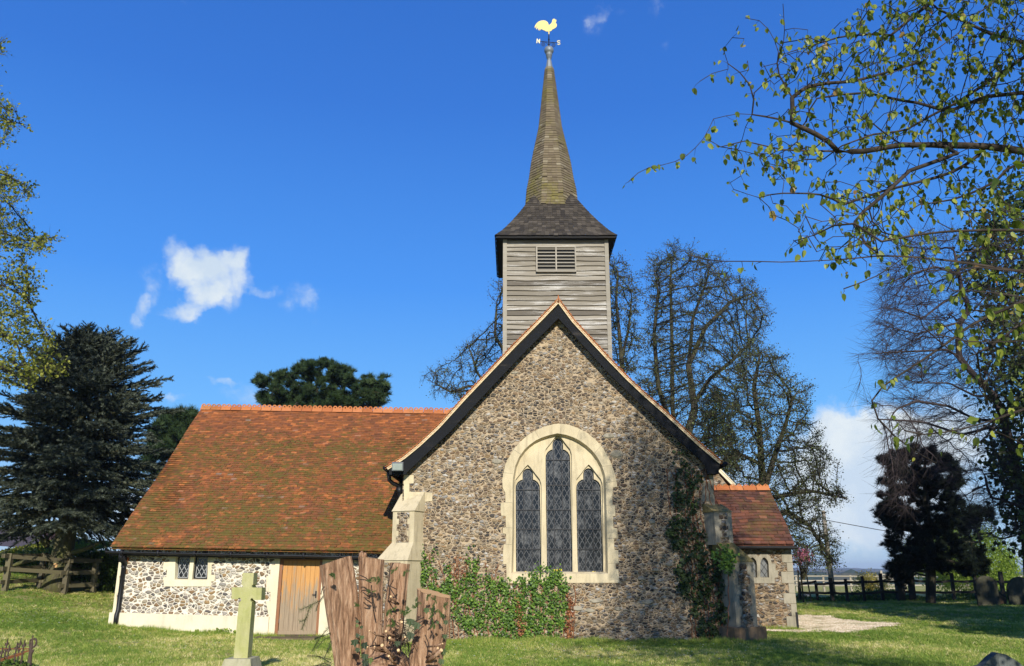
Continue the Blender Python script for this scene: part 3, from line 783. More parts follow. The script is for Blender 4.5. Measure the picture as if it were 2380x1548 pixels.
# lead cap and ball
zc0 = P('s1',858,622,TC[1])[2]; 
def zv(y, r='s1'): return P(r,858,y,TC[1])[2]
def lathe(b, prof, n=16):
    k = len(prof); V = [[SXc+r_*math.cos(2*math.pi*j/n+math.pi/n), TC[1]+r_*math.sin(2*math.pi*j/n+math.pi/n), z_] for r_,z_ in prof for j in range(n)]
    b.add(V, [[i*n+j,i*n+(j+1)%n,i*n+n+(j+1)%n,i*n+n+j] for i in range(k-1) for j in range(n)]+[[ (k-1)*n+j for j in range(n)]])
mpp = halfw('s1',858,868,440)*2/10.
b = MB(); lathe(b, [(34*mpp,zv(618)),(22*mpp,zv(548)),(19*mpp,zv(540))], 8); b.build('lead_cap', M['lead_sheet'], spire)
b = MB(); lathe(b, [(18*mpp,zv(545)),(18*mpp,zv(525)),(23*mpp,zv(522)),(25*mpp,zv(500)),(29*mpp,zv(496)),(29*mpp,zv(486)),(22*mpp,zv(482)),(34*mpp,zv(474)),(41*mpp,zv(463)),(43*mpp,zv(452)),(40*mpp,zv(438)),(32*mpp,zv(427)),(18*mpp,zv(421)),(3*mpp,zv(419))], 20)
fb = b.build('ball_finial', M['lead_sheet'], spire, True)
# weathercock: stands on the ball
YV = TC[1]
vane = empty('weathercock', (SXc,YV,zv(421)), 'gilded cockerel weathervane with compass arms on the spire tip', 'weathervane')
def vz(x,y): return P('v',x,y,YV)
cx0 = P('v',622,900,YV)[0]; dX = SXc-cx0
def vp(x,y): p = vz(x,y); return [p[0]+dX, YV, p[2]]
b = MB(); b.tube([vp(622,990),vp(622,600)],[.03,.022],8)
for x,y in [(622,985),(622,905),(622,760)]: p = vp(x,y); b.tube([[p[0],YV,p[2]-.02],[p[0],YV,p[2]+.02]],.04,8)
b.build('rod', M['iron_black'], vane)
cock = [(208,405),(225,350),(270,290),(330,240),(400,215),(470,208),(530,220),(580,255),(607,300),(612,345),(640,335),(690,295),(710,255),(722,205),(735,175),(768,160),(800,172),(815,195),(850,195),(832,210),(838,225),(828,262),(805,272),(840,300),(852,340),(845,385),(815,420),(765,450),(720,470),(695,505),(660,522),(600,530),(540,526),(500,500),(440,478),(415,455),(385,470),(360,500),(345,498),(352,460),(335,455),(325,495),(308,490),(312,440),(325,420),(295,430),(270,468),(252,460),(265,400),(280,375),(245,395),(225,435)]
b = MB(); b.plate([vp(x,y) for x,y in cock], [], YV-.012, YV+.012); b.tube([vp(622,610),vp(622,430)],.026,8)
b.build('cockerel', M['gold_leaf'], vane)
b = MB()
pl, pr_ = vp(370,815), vp(860,855)
b.bar(pl,pr_,.02,.02)
mid = [(pl[i]+pr_[i])/2 for i in range(3)]
b.bar([mid[0],YV-.42,mid[2]],[mid[0],YV+.42,mid[2]],.02,.02)
for cx_,cy_,sg in ((465,900,-1),(752,925,1)):
    pts = []
    for i in range(34):
        a = i/33*2.2*2*math.pi; rr = 66*(1-i/38)
        pts.append(vp(cx_-sg*math.sin(a)*-rr*.9, cy_-math.cos(a)*rr))
    b.tube(pts,.010,5)
    b.tube([vp(cx_,cy_-66),vp(cx_-sg*70,cy_-58),vp(cx_-sg*115,cy_-10),vp(622,960)],.010,5)
b.build('compass_arms', M['iron_black'], vane)
def letter(strokes, nm, w):
    b = MB()
    for s in strokes: b.tube([vp(x,y) for x,y in s], w, 6)
    return b.build(nm, M['letter_gold'], vane)
letter([[(272,870),(284,742)],[(284,748),(350,868)],[(348,872),(354,750)]], 'letter_n', .024)
letter([[(868,808),(890,796),(925,798),(945,815),(930,838),(895,855),(868,875),(880,900),(915,908),(950,900),(962,880)][0:0]+[(948,812),(915,796),(880,800),(866,822),(885,842),(925,858),(950,876),(940,902),(905,908),(872,895)]], 'letter_s', .022)

# ------------------------------------------------------------ tiled roofs
def tile_roof(name, E0, E1, R1, R0, gauge, width, mat, parent, lift=.018):
    E0,E1,R1,R0 = [np.array(q,float) for q in (E0,E1,R1,R0)]
    slope = np.linalg.norm((R0+R1)/2-(E0+E1)/2); nc = int(slope/gauge)
    nrm = np.cross(E1-E0, R0-E0); nrm /= np.linalg.norm(nrm)
    if nrm[2] < 0: nrm = -nrm
    b = MB(); b.add([E0-nrm*.07,E1-nrm*.07,R1-nrm*.07,R0-nrm*.07],[[0,1,2,3]])
    V = []; F = []; Rn = []
    def sg(x, t_): return nrm*(.035*math.sin(x*.9+t_*2.)*math.sin(math.pi*min(1,t_))+.018*math.sin(x*2.3+t_*7.)*math.sin(math.pi*min(1,t_))+.012*math.sin(x*5.1-t_*11.)*min(1,t_*4))
    for c in range(nc):
        t0 = c/nc; t1 = (c+1.25)/nc
        L0 = E0+(R0-E0)*t0; L1 = E1+(R1-E1)*t0; U0 = E0+(R0-E0)*min(1,t1); U1 = E1+(R1-E1)*min(1,t1)
        n_ = max(1,int(round(np.linalg.norm(L1-L0)/width)))
        sh = .5 if c%2 else 0
        sag = .0
        for i in range(n_+1):
            s0 = np.clip((i-sh+random.uniform(-.06,.06))/n_,0,1); s1 = np.clip((i+1-sh+random.uniform(-.02,.02))/n_,0,1)
            if s1-s0 < .1/n_: continue
            l1 = lift*random.uniform(.7,1.5); l2 = lift*random.uniform(.7,1.5); jj = random.uniform(-.16,.12)/nc if random.random() < .985 else random.uniform(.3,.6)/nc
            dn = (L0-U0)*jj*.3
            a = L0+(L1-L0)*s0+nrm*l1+dn; c_ = L0+(L1-L0)*s1+nrm*l2+dn
            d = U0+(U1-U0)*s1+nrm*.002; e = U0+(U1-U0)*s0+nrm*.002
            a = a+sg(a[0],t0); c_ = c_+sg(c_[0],t0); d = d+sg(d[0],t1); e = e+sg(e[0],t1)
            k = len(V); V += [a,c_,d,e,L0+(L1-L0)*s0-nrm*.01,L0+(L1-L0)*s1-nrm*.01]
            F += [[k,k+1,k+2,k+3],[k+4,k+5,k+1,k]]; q = random.random(); Rn += [q,q]
    b.add(V,F,Rn)
    return b.build(name, mat, parent)
YE = 21.72; YW = 22.0
WE0 = W(256,1271,YE); WE1 = W(925,1284,YE)
# ridge distance so that the left verge keeps a constant X
YRd = 24.
for _ in range(60):
    q = W(467,945,YRd); YRd += (WE0[0]-q[0])*-.9 if False else 0
    if q[0] > WE0[0]: YRd += .1
WR0 = W(467,951,YRd); WR1 = W(1046,962,YRd); WR1[0] += .8
kx = (WR1[0]-WR0[0])
WE1[0] = WR1[0]; 
print('wing ridge Y', YRd, WE0, WR0)
tile_roof('wing_roof', WE0, WE1, WR1, WR0, .098, .168, M['roof_tiles'], church)
b = MB(); # gable end triangle + back slope + verge
bk = np.array([WE0[0],2*YRd-YE,WE0[2]]); bk1 = np.array([WE1[0],2*YRd-YE,WE1[2]])
b.add([WR0,WR1,bk1,bk],[[0,1,2,3]]); b.build('wing_roof_back', M['roof_tiles'], church)
b = MB(); XWL = WE0[0]+.16
b.add([[XWL,YW,WE0[2]-.1],[XWL,YRd,WR0[2]-.12],[XWL,2*YRd-YW,WE0[2]-.1]],[[0,1,2]])
b.box((XWL+.2,YRd,WE0[2]/2-.2),(.4,2*(YRd-YW)-.02,WE0[2]+.2)); b.build('wing_end_wall', M['flint_bright'], church)
def ridge(A, B, n, mat, parent, r=.11, crest='round'):
    A = np.array(A); B = np.array(B); d = (B-A)/n; L = np.linalg.norm(d); u = d/L
    b = MB(); hb_ = MB()
    for i in range(n):
        a = A+d*(i+.02); c = A+d*(i+.98); jz = random.uniform(-.006,.006); rr = random.random()
        # angled cap: two slopes
        for s in (-1,1):
            b.add([[a[0],a[1]+s*r,a[2]-r*.75],[c[0],c[1]+s*r,c[2]-r*.75],[c[0],c[1]+s*.012,c[2]+.02+jz],[a[0],a[1]+s*.012,a[2]+.02+jz]],[[0,1,2,3]],rr)
        m_ = 2
        for q in range(m_):
            c0 = a+(c-a)*(q/m_); c1 = a+(c-a)*((q+1)/m_); w_ = (c1-c0)[0]
            z0 = c0[2]+.02+jz; hh = .115 if crest == 'round' else .10
            if crest == 'round': pr = [(0,0),(0,.045),(.12,.085),(.33,hh),(.67,hh),(.88,.085),(1,.045),(1,0)]
            else: pr = [(0,0),(0,.03),(.5,hh),(1,.03),(1,0)]
            o_ = [[c0[0]+w_*x, a[1], z0+y] for x,y in pr]
            hc = (c0[0]+w_*.5, z0+.058); hr = .026 if crest=='round' else .02
            hole = [[hc[0]+hr*math.cos(t_),a[1],hc[1]+hr*math.sin(t_)] for t_ in np.arange(8)*math.pi/4]
            b.plate(o_, [hole], a[1]-.014, a[1]+.014, rr)
    return b.build('ridge_tile', mat, parent)
ridge(WR0+np.array([0,0,.05]), WR1+np.array([0,0,.05]), 27, M['ridge_orange'], church)
# wing wall with openings
def opening(r, x0, y0, x1, y1, Y): return PL(r, [(x0,y1),(x0,y0),(x1,y0),(x1,y1)], Y)
win_a = PL('w1', [(1353,878),(1361,690),(1612,694),(1605,882)], YW)
door_o = PL('w2', [(143,1322),(187,694),(520,706),(478,1326)], YW)
door_o[0][0] = door_o[1][0] = (door_o[0][0]+door_o[1][0])/2; door_o[2][0] = door_o[3][0] = (door_o[2][0]+door_o[3][0])/2
door_o[0][2] = door_o[3][2] = -.06
WXR = -2.6
wallp = [[XWL,YW,-.4],[XWL,YW,WE0[2]-.02],[WXR,YW,W(925,1284,YE)[2]-.02],[WXR,YW,-.4]]
door_o[0][2] = door_o[3][2] = -.02
b = MB(); b.plate(wallp, [win_a, door_o], YW, YW+.4, back=False); b.build('wing_wall', M['flint_bright'], church)
b = MB()
zpl = P('w1',1200,1150,YW)[2]
xpr = P('w2',143,1322,YW)[0]-.16
b.plate([[XWL-.06,YW,-.4],[XWL-.06,YW,zpl+.06],[xpr,YW,zpl-.05],[xpr,YW,-.4]],[],YW-.07,YW+.01)
b.box((XWL-.03,YRd,zpl/2-.2),(.07,2*(YRd-YW)+.1,zpl+.42))
b.build('wing_plinth', M['plinth_render'], church)
b = MB()
# corner quoin, staggered
q = [(895,655),(958,655),(958,850),(925,850),(925,905),(945,905),(940,975),(900,980),(905,1050),(938,1055),(930,1142),(835,1142)]
q = [(900,650),(968,650),(966,760),(918,765),(918,740),(940,735),(935,840),(912,845),(915,900),(935,905),(930,975),(880,980),(885,1050),(925,1055),(925,1140),(838,1142)]
pq = PL('w1',[(940,650),(1000,650),(985,760),(960,762),(955,845),(925,848),(925,905),(948,908),(940,978),(905,982),(905,1052),(935,1055),(930,1140)],YW)
b.plate([[XWL-.012,YW,zpl],[XWL-.012,YW,WE0[2]-.05]]+pq,[],YW-.012,YW+.01)
b.build('quoin', M['limestone_pale'], church)
# window surround
b = MB(); so = PL('w1', [(1270,930),(1265,860),(1290,858),(1295,800),(1262,797),(1268,745),(1310,742),(1312,682),(1655,688),(1652,760),(1640,762),(1636,840),(1668,845),(1660,890),(1632,893),(1630,932)], YW)
b.plate(so, [win_a], YW-.012, YW+.01, back=False)
wi2 = PL('w1', [(1353,878),(1361,690),(1612,694),(1605,882)], YW)
b.band([[p[0],YW-.01,p[2]] for p in win_a+[win_a[0]]],[[p[0],YW+.14,p[2]] for p in offs(win_a,.03)+[offs(win_a,.03)[0]]])
mx = P('w1',1480,780,YW)[0]; b.box((mx,YW+.07,(win_a[0][2]+win_a[1][2])/2),(.10,.13,win_a[1][2]-win_a[0][2]))
ww = b.build('window', M['limestone_pale'], church); ww['label'] = 'two light square headed window of the long wing'
for xa,xb in ((1352,1466),(1490,1608)):
    pg = [[P('w1',xa+q_,780,YW)[0],YW,P('w1',xa,y_,YW)[2]] for q_,y_ in ((2,880),(2,692))]+[[P('w1',xb+q_,780,YW)[0],YW,P('w1',xb,y_,YW)[2]] for q_,y_ in ((0,692),(0,880))]
    b = MB(); b.plate(pg,[offs(pg,.035)],YW+.10,YW+.13); fr = b.build('casement', M['black_gutter'], ww)
    b = MB(); b.plate(pg,[],YW+.124,YW+.126,back=False); b.build('pane', M['window_glass'], ww)
    b = MB(); pi = offs(pg,.06); leading(b, offs(pg,.075), YW+.115, .125,.21,.012)
    pi = pi+[pi[0]]
    for a,c in zip(pi[:-1],pi[1:]): b.bar((a[0],YW+.114,a[2]),(c[0],YW+.114,c[2]),.014,.008,up=(0,1,0))
    b.build('leading', M['lead_came_bright'], ww)
# door jamb stones
b = MB()
jl = [(60,1322),(75,1185),(60,1183),(75,1045),(110,1040),(118,975),(80,970),(85,850),(112,848),(120,770),(150,768),(150,705)]
J = [[P('w2',x,y,YW)[0],YW,P('w2',x,y,YW)[2]] for x,y in [(95,1330),(95,1190),(62,1188),(66,1165),(100,1162),(78,1045),(112,1040),(112,975),(80,970),(80,852),(112,848),(114,768),(150,765),(150,704)]]
b.plate(J+[[door_o[1][0],YW,J[-1][2]],[door_o[1][0],YW,-.1]],[],YW-.014,YW+.01)
b.build('door_jamb', M['limestone_pale'], church); b = MB()
b.plate([[door_o[2][0],YW,-.1],[door_o[2][0],YW,J[-1][2]],[door_o[2][0]+.33,YW,J[-1][2]],[door_o[2][0]+.33,YW,1.5],[door_o[2][0]+.5,YW,1.5],[door_o[2][0]+.5,YW,1.1],[door_o[2][0]+.33,YW,1.1],[door_o[2][0]+.33,YW,-.1]],[],YW-.014,YW+.01)
b.build('door_jamb', M['limestone_pale'], church)
dx0,dx1 = door_o[0][0],door_o[2][0]; dz1 = door_o[1][2]-.02
b = MB(); b.box((dx0+.035,YW+.07,dz1/2),(.07,.1,dz1)); b.box((dx1-.035,YW+.07,dz1/2),(.07,.1,dz1)); b.box(((dx0+dx1)/2,YW+.072,dz1-.05),(dx1-dx0-.14,.1,.10))
df = b.build('door_frame', M['door_frame'], church)
b = MB(); nb = 8; x0_ = dx0+.075; x1_ = dx1-.075
for i in range(nb):
    xa = x0_+(x1_-x0_)*i/nb; xb = x0_+(x1_-x0_)*(i+1)/nb
    b.box(((xa+xb)/2,YW+.085,dz1/2+.02),(xb-xa-.007,.05,dz1-.16))
b.box(((x0_+x1_)/2,YW+.1,dz1/2),(x1_-x0_,.03,dz1-.1),rnd=.5)
b.box(((x0_+x1_)/2,YW+.05,.075),(x1_-x0_,.06,.09),rnd=.2)
dr = b.build('door', M['door_wood'], church); dr['label'] = 'weathered orange-brown plank door, greyed at the foot'
b = MB(); b.box((x1_-.06,YW+.05,1.0),(.035,.03,.16)); b.tube([[x1_-.06,YW+.05,1.0],[x1_-.06,YW-.01,1.0],[x1_-.14,YW-.01,1.0]],.011,6); b.build('handle', M['iron_black'], dr)
for z_ in (.35,1.0,1.65): b = MB(); b.box((x0_+.0,YW+.055,z_),(.02,.012,.10)); b.build('hinge', M['lead_came'], dr)
# gutters and downpipe
b = MB()
ga = W(250,1283,YE-.03); gb = W(925,1297,YE-.03); n_=10
gx0 = XWL-.22
def gutter(b, a, c, r=.062):
    a = np.array(a); c = np.array(c); V = []; k = 9
    for p in (a,c):
        for rr in (r,r-.008):
            V += [[p[0],p[1]-rr*math.cos(t_),p[2]-rr*math.sin(t_)] for t_ in np.linspace(0,math.pi,k)]
    F = [[i,i+1,2*k+i+1,2*k+i] for i in range(k-1)]+[[k+i,k+i+1,3*k+i+1,3*k+i] for i in range(k-1)]+[[0,2*k,3*k,k],[k-1,3*k-1,4*k-1,2*k-1]]
    b.add(V,F); b.tube([a+np.array([0.004,0,-.01]),a+np.array([-.004,0,-.01])],r*.95,10)
zg0 = ga[2]; zg1 = gb[2]
gutter(b,(gx0,YE-.04,zg0+.02),(WXR-.5,YE-.04,zg1+.02))
for i in range(9):
    x = gx0+.4+i*.93; b.box((x,YE-.035,zg0+(zg1-zg0)*i/9.-.01),(.04,.15,.14))
b.box(((gx0+WXR)/2,YE+.1,(zg0+zg1)/2-.03),(WXR-gx0-.1,.2,.10),Matrix.Rotation(math.atan2(zg0-zg1,WXR-gx0),3,'Y'))
b.build('gutter', M['black_gutter'], church)
b = MB(); dpx = P('w1',930,960,YW-.1)[0]
b.tube([[dpx,YE-.03,zg0-.03],[dpx,YE-.02,zg0-.14],[dpx,YW-.07,zg0-.3],[dpx,YW-.07,zpl+.12],[dpx,YW-.13,zpl+.0],[dpx,YW-.13,.2]],.055,10)
b.box((dpx,YE+.1,zg0-.16),(.14,.16,.18)); b.tube([[dpx,YW-.07,zg0-.42],[dpx,YW-.07,zg0-.34]],.055,10)
b.build('downpipe', M['black_gutter'], church)
b = MB(); c = P('w1',985,722,YW); b.box((c[0],YW-.02,c[2]),(.07,.04,.1)); b.build('brick_bracket', M['clay_orange'], church)
# stone step before the door
b = MB(); b.add([[dx0-.35,YW-1.0,.012],[dx1+.1,YW-.85,.012],[dx1+.15,YW,.02],[dx0-.3,YW,.02],[dx0-.35,YW-1.0,-.1],[dx1+.1,YW-.85,-.1]],[[0,1,2,3],[4,5,1,0]]); b.build('door_step', M['step_stone'], church)

# ------------------------------------------------------------ south porch
YP = 24.5; YPE = 24.22
PE1 = P('pr',990,704,YPE); PE0 = np.array([XR-.3,YPE,PE1[2]+.01])
YPR = YPE+.5
for _ in range(80):
    if P('pr',803,278,YPR)[0] < PE1[0]: YPR += .05
PR1 = P('pr',803,280,YPR); PR1[0] = PE1[0]-.03; PR0 = np.array([XR-.3,YPR,P('pr',372,280,YPR)[2]])
print('porch ridge Y', YPR)
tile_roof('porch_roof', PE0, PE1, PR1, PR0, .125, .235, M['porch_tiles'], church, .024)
b = MB(); b.add([PR0,PR1,[PE1[0],2*YPR-YPE,PE1[2]],[PE0[0],2*YPR-YPE,PE0[2]]],[[0,1,2,3]]); b.build('porch_roof_back', M['porch_tiles'], church)
ridge(PR0+np.array([0,0,.06]), PR1+np.array([0,0,.06]), 8, M['ridge_orange'], church, .12, 'spike')
PXR = P('pr',960,735,YP)[0]
wo = [(632,962),(632,860),(636,832),(650,812),(664,804),(678,814),(692,834),(697,860),(700,962)]
wo2 = [(724,962),(724,860),(728,832),(742,812),(754,804),(768,814),(783,834),(788,860),(792,962)]
h1 = PL('pr',wo,YP); h2 = PL('pr',wo2,YP)
pw = [[XR-.3,YP,-.4],[XR-.3,YP,PE0[2]],[PXR,YP,PE1[2]-.02],[PXR,YP,-.4]]
b = MB(); b.plate(pw,[h1,h2],YP,YP+.4,back=False); b.box((PXR-.2,YPR,PE1[2]/2-.2),(.4,2*(YPR-YP)-.02,PE1[2]+.3))
b.add([[PXR-.05,YP,PE1[2]-.1],[PXR-.05,YPR,PR1[2]-.15],[PXR-.05,2*YPR-YP,PE1[2]-.1]],[[0,1,2]])
b.build('porch_wall', M['flint_warm'], church)
b = MB(); so = PL('pr',[(632,1005),(630,960),(622,880),(606,840),(620,800),(640,772),(682,772),(710,800),(730,770),(775,770),(800,800),(812,852),(845,853),(842,900),(860,905),(860,960),(836,963),(834,1005)],YP)
b.plate(so,[h1,h2],YP-.015,YP+.01,back=False)
for h_ in (h1,h2):
    hi_ = offs(h_,.02); b.band([[p[0],YP-.013,p[2]] for p in h_+[h_[0]]],[[p[0],YP+.1,p[2]] for p in hi_+[hi_[0]]])
pwn = b.build('window', M['limestone_grey'], church); pwn['label'] = 'pair of small pointed lights in the porch'
for h_ in (h1,h2):
    b = MB(); b.plate(offs(h_,-.02),[],YP+.09,YP+.095,back=False); b.build('pane', M['glass_grey'], pwn)
    b = MB(); leading(b,h_,YP+.082,.16,.22,.011); b.build('leading', M['black_gutter'], pwn)
b = MB(); zt_ = PE1[2]-.04
zq = [-.1]; 
i = 0; zz = 0.05; pts = []
while zz < zt_-.05:
    hq = random.uniform(.22,.34); wq = (.32,.17)[i%2]*random.uniform(.85,1.15); ztop_ = min(zz+hq-.01, zt_)
    b.box((PXR-wq/2+.012,YP+.0,(zz+ztop_)/2),(wq,.03,ztop_-zz)); b.box((PXR+.0,YP+.15,(zz+ztop_)/2),(.024,.28,ztop_-zz))
    zz += hq; i += 1
b.build('quoin', M['limestone_grey'], church)
b = MB(); gutter(b,(XR-.2,YPE-.02,PE0[2]-.07),(PXR+.12,YPE-.02,PE1[2]-.07)); b.box(((XR+PXR)/2,YPE+.14,PE1[2]-.09),(PXR-XR+.2,.2,.1)); b.build('gutter', M['black_gutter'], church)
b = MB(); c = P('p',228,1228,YP); b.tube([[c[0],YP+.0,.45],[c[0],YP+.0,0]],.04,8); b.build('drain_pipe', M['black_gutter'], church)
from mathutils import noise as mnoise
def WV(u, v, Y):
    u, v, Y = [np.asarray(q, float) for q in (u, v, Y)]
    a = (u-1190.0)/FPX; b = (774.0-v)/FPX; dy = CP-b*SP; dz = SP+b*CP
    return np.stack([a*Y/dy, Y+0*a, CAMZ+dz*Y/dy], -1)
def G(u, v):
    a = (u-1190.0)/FPX; b = (774.0-v)/FPX; dy = CP-b*SP; dz = SP+b*CP
    Y = 5.0
    while Y < 200:
        if CAMZ+dz*Y/dy <= float(H(a*Y/dy, Y)): break
        Y += .05
    return np.array([a*Y/dy, Y, float(H(a*Y/dy, Y))])
def proj(p):
    p = np.asarray(p, float)-np.array([0,0,CAMZ]); f = p[...,1]*CP+p[...,2]*SP; f = np.where(f < .01, .01, f)
    return 1190+FPX*p[...,0]/f, 774-FPX*(-p[...,1]*SP+p[...,2]*CP)/f
def inpoly(u, v, poly):
    c = np.zeros(len(u), bool); n = len(poly)
    for i in range(n):
        x1,y1 = poly[i]; x2,y2 = poly[i-1]
        c ^= ((y1 > v) != (y2 > v)) & (u < (x2-x1)*(v-y1)/((y2-y1)+1e-9)+x1)
    return c
def sample(poly, n):
    p = np.array(poly, float); lo = p.min(0); hi = p.max(0); U = np.zeros(0); V = np.zeros(0)
    while len(U) < n:
        u = RS.uniform(lo[0],hi[0],n*2); v = RS.uniform(lo[1],hi[1],n*2); k = inpoly(u,v,poly)
        U = np.concatenate([U,u[k]]); V = np.concatenate([V,v[k]])
    return U[:n], V[:n]
def nrmz(a): return a/(np.linalg.norm(a, axis=-1, keepdims=True)+1e-9)
def colonize(seeds, att, step, kill, infl, maxit=150, trop=(0,0,0), jit=.25, maxn=30000):
    P_ = np.zeros((maxn,3)); par = np.full(maxn,-1); nch = np.zeros(maxn,int); n = 0
    for si, s in enumerate(seeds):
        s = np.array(resample(s, step)) if len(s) > 1 else np.array(s)
        for i, p in enumerate(s):
            if i == 0:
                if n == 0: pr = -1
                else: pr = int(np.argmin(np.linalg.norm(P_[:n]-p, axis=1)))
                if n and np.linalg.norm(P_[pr]-p) < step*.3: prev = pr; continue
            else: pr = prev
            P_[n] = p; par[n] = pr; 
            if pr >= 0: nch[pr] += 1
            prev = n; n += 1
    A = np.array(att); alive = np.ones(len(A), bool)
    D = np.full(len(A), 1e9); I = np.zeros(len(A), int)
    def upd(lo, hi):
        for c in range(lo, hi, 400):
            Q = P_[c:min(hi,c+400)]
            d = np.sqrt(((A[:,None,:]-Q[None])**2).sum(-1)); j = d.argmin(1); m = d[np.arange(len(A)),j]
            k = m < D; D[k] = m[k]; I[k] = j[k]+c
    upd(0, n)
    trop = np.array(trop)
    for it in range(maxit):
        alive &= D > kill
        act = alive & (D < infl)
        if not act.any(): 
            if alive.any() and it < 6: infl *= 1.6; continue
            break
        S = np.zeros((n,3)); np.add.at(S, I[act], nrmz(A[act]-P_[I[act]]))
        k = np.unique(I[act]); k = k[nch[k] < 4]
        if len(k) == 0: break
        d = nrmz(nrmz(S[k])+trop+RS.normal(0,jit,(len(k),3)))
        m = len(k)
        if n+m > maxn: break
        P_[n:n+m] = P_[k]+d*step; par[n:n+m] = k; nch[k] += 1
        upd(n, n+m); n += m
    return P_[:n], par[:n]
def skeleton(Pn, par, r0, p=2.3, rmax=9):
    n = len(Pn); acc = np.zeros(n); ch = [[] for _ in range(n)]
    for i in range(n-1,-1,-1):
        if acc[i] == 0: acc[i] = r0**p
        if par[i] >= 0: acc[par[i]] += acc[i]; ch[par[i]].append(i)
    rad = np.minimum(acc**(1/p), rmax)
    return rad, ch
def tubes(b, Pn, par, rad, ch, thick=(.02,.05)):
    roots = [i for i in range(len(Pn)) if par[i] < 0]
    stack = [(r,-1) for r in roots]
    while stack:
        i, fr = stack.pop()
        path = ([fr] if fr >= 0 else [])+[i]
        while ch[i]:
            c = sorted(ch[i], key=lambda q: -rad[q]); 
            for o in c[1:]: stack.append((o, i))
            i = c[0]; path.append(i)
        if len(path) < 2: continue
        r = rad[path].copy()
        if fr >= 0: r[0] = r[1]
        m = r.max(); ns = 3 if m < thick[0] else (5 if m < thick[1] else 9)
        b.tube(Pn[path], r, ns, cap=False)
TWV = np.array([[math.cos(a)*r+ox, math.sin(a)*r, z] for z,r,ox in ((0,1,0),(.5,.8,2.5),(1,.3,0)) for a in (0,2.09,4.19)])
TWF = np.array([[i,(i+1)%3,3+(i+1)%3,3+i] for i in range(3)]+[[3+i,3+(i+1)%3,6+(i+1)%3,6+i] for i in range(3)])
def frames(d, sx, sz, roll=None):
    d = nrmz(d); a = RS.normal(0,1,d.shape); x = nrmz(np.cross(d,a)); y = np.cross(d,x)
    sx = np.broadcast_to(sx,(len(d),)); sz = np.broadcast_to(sz,(len(d),))
    return np.stack([x*sx[:,None], y*sx[:,None], d*sz[:,None]],1)
def twigs(b, P0, d, L, r): b.inst(TWV, TWF, P0, frames(d, r, L))
LFV = np.array([[0,0,0],[.42,.1,.5],[0,0,1],[-.42,.1,.5]]); LFF = np.array([[0,1,2],[0,2,3]])
def leaves(b, pos, size, d=None, rnd=None, wide=1.0):
    n = len(pos)
    if d is None: d = RS.normal(0,1,(n,3))
    s = size*RS.uniform(.6,1.25,n); b.inst(LFV, LFF, pos, frames(d, s*wide, s), rnd)
def nodedir(Pn, par):
    d = np.zeros_like(Pn); k = par >= 0; d[k] = Pn[k]-Pn[par[k]]; return nrmz(d+1e-9)
def tree(name, loc, label, cat, seeds, att, step, kill, infl, r0, bark_, leafm, nl, lsize, twL=.5, twn=2, twr=None,
         group=None, trop=(0,0,.22), lspread=.12, droop=0, p=2.3, jit=.25, rthr=None, twlean=(0,0,0), rmax=.5, crown='crown', twr_=.5):
    t_ = empty(name, loc, label, cat, group)
    Pn, par = colonize(seeds, att, step, kill, infl, trop=trop, jit=jit)
    rad, ch = skeleton(Pn, par, r0, p, rmax)
    rthr = rthr or r0*2.6
    b = MB(); tubes(b, Pn, par, rad, ch)
    fine = np.where(rad < rthr)[0]; nd = nodedir(Pn, par)
    T0 = np.repeat(fine, twn); n = len(T0)
    pos = Pn[T0]; d = nrmz(nd[T0]+RS.normal(0,twr_,(n,3))+np.array(twlean)); L = twL*RS.uniform(.35,1.1,n)
    tb = MB() if not leafm else b
    twigs(b, pos, d, L, twr or r0*.7)
    b.build('trunk', M[bark_], t_)
    if leafm and nl:
        b = MB(); k = RS.randint(0,n,nl); f = RS.uniform(.15,1.05,nl)[:,None]
        lp = pos[k]+d[k]*L[k][:,None]*f+RS.normal(0,lspread,(nl,3))
        ld = RS.normal(0,1,(nl,3))+np.array([0,0,-droop])
        leaves(b, lp, lsize, ld, wide=1.1)
        b.build(crown, M[leafm], t_)
    print(name, 'nodes', len(Pn), 'twigs', n)
    return t_, Pn, par, rad, pos, d, L
def seed(pts, Y): 
    if np.isscalar(Y): Y = [Y]*len(pts)
    return [W(u,v,y) for (u,v),y in zip(pts,Y)]
def ground_under(p): return np.array([p[0],p[1],float(H(p[0],p[1]))-.1])

# ---------------------------------------------------------------- ground
def axis(lo, hi, core0, core1, s0, grow):
    a = list(np.arange(core0, core1+1e-6, s0)); s = s0; x = core1
    while x < hi: s *= grow; x += s; a.append(min(x,hi))
    s = s0; x = core0
    while x > lo: s *= grow; x -= s; a.insert(0, max(x,lo))
    return np.array(a)
xs = axis(-2600, 2600, -24, 26, .35, 1.12); ys = axis(-60, 4200, 8, 50, .35, 1.10)
X, Yg = np.meshgrid(xs, ys); Z = H(X, Yg); nx = len(xs); ny = len(ys)
b = MB(); i = np.arange(ny-1)[:,None]*nx; j = np.arange(nx-1)[None]
b.add(np.stack([X,Yg,Z],-1).reshape(-1,3), np.stack([i+j,i+j+1,i+nx+j+1,i+nx+j],-1).reshape(-1,4), .5)
tag(b.build('ground', M['lawn'], None, True), kind='structure')
pg = [(215,1148),(300,1154),(420,1163),(560,1184),(650,1193),(760,1213),(850,1214),(960,1219),(1050,1226),(960,1238),(870,1250),(760,1272),(650,1292),(560,1296),(480,1282),(400,1276),(300,1290),(200,1282)]
gp = [G(*uv('p',x,y)) for x,y in pg]
gp = [q*1 for q in gp]
gp[0][0] -= 2.; gp[-1][0] -= 1.
GP2 = [(q[0],q[1]) for q in gp]
b = MB()
gx = np.arange(min(q[0] for q in GP2), max(q[0] for q in GP2), .15); gy = np.arange(min(q[1] for q in GP2), max(q[1] for q in GP2), .15)
cells = []
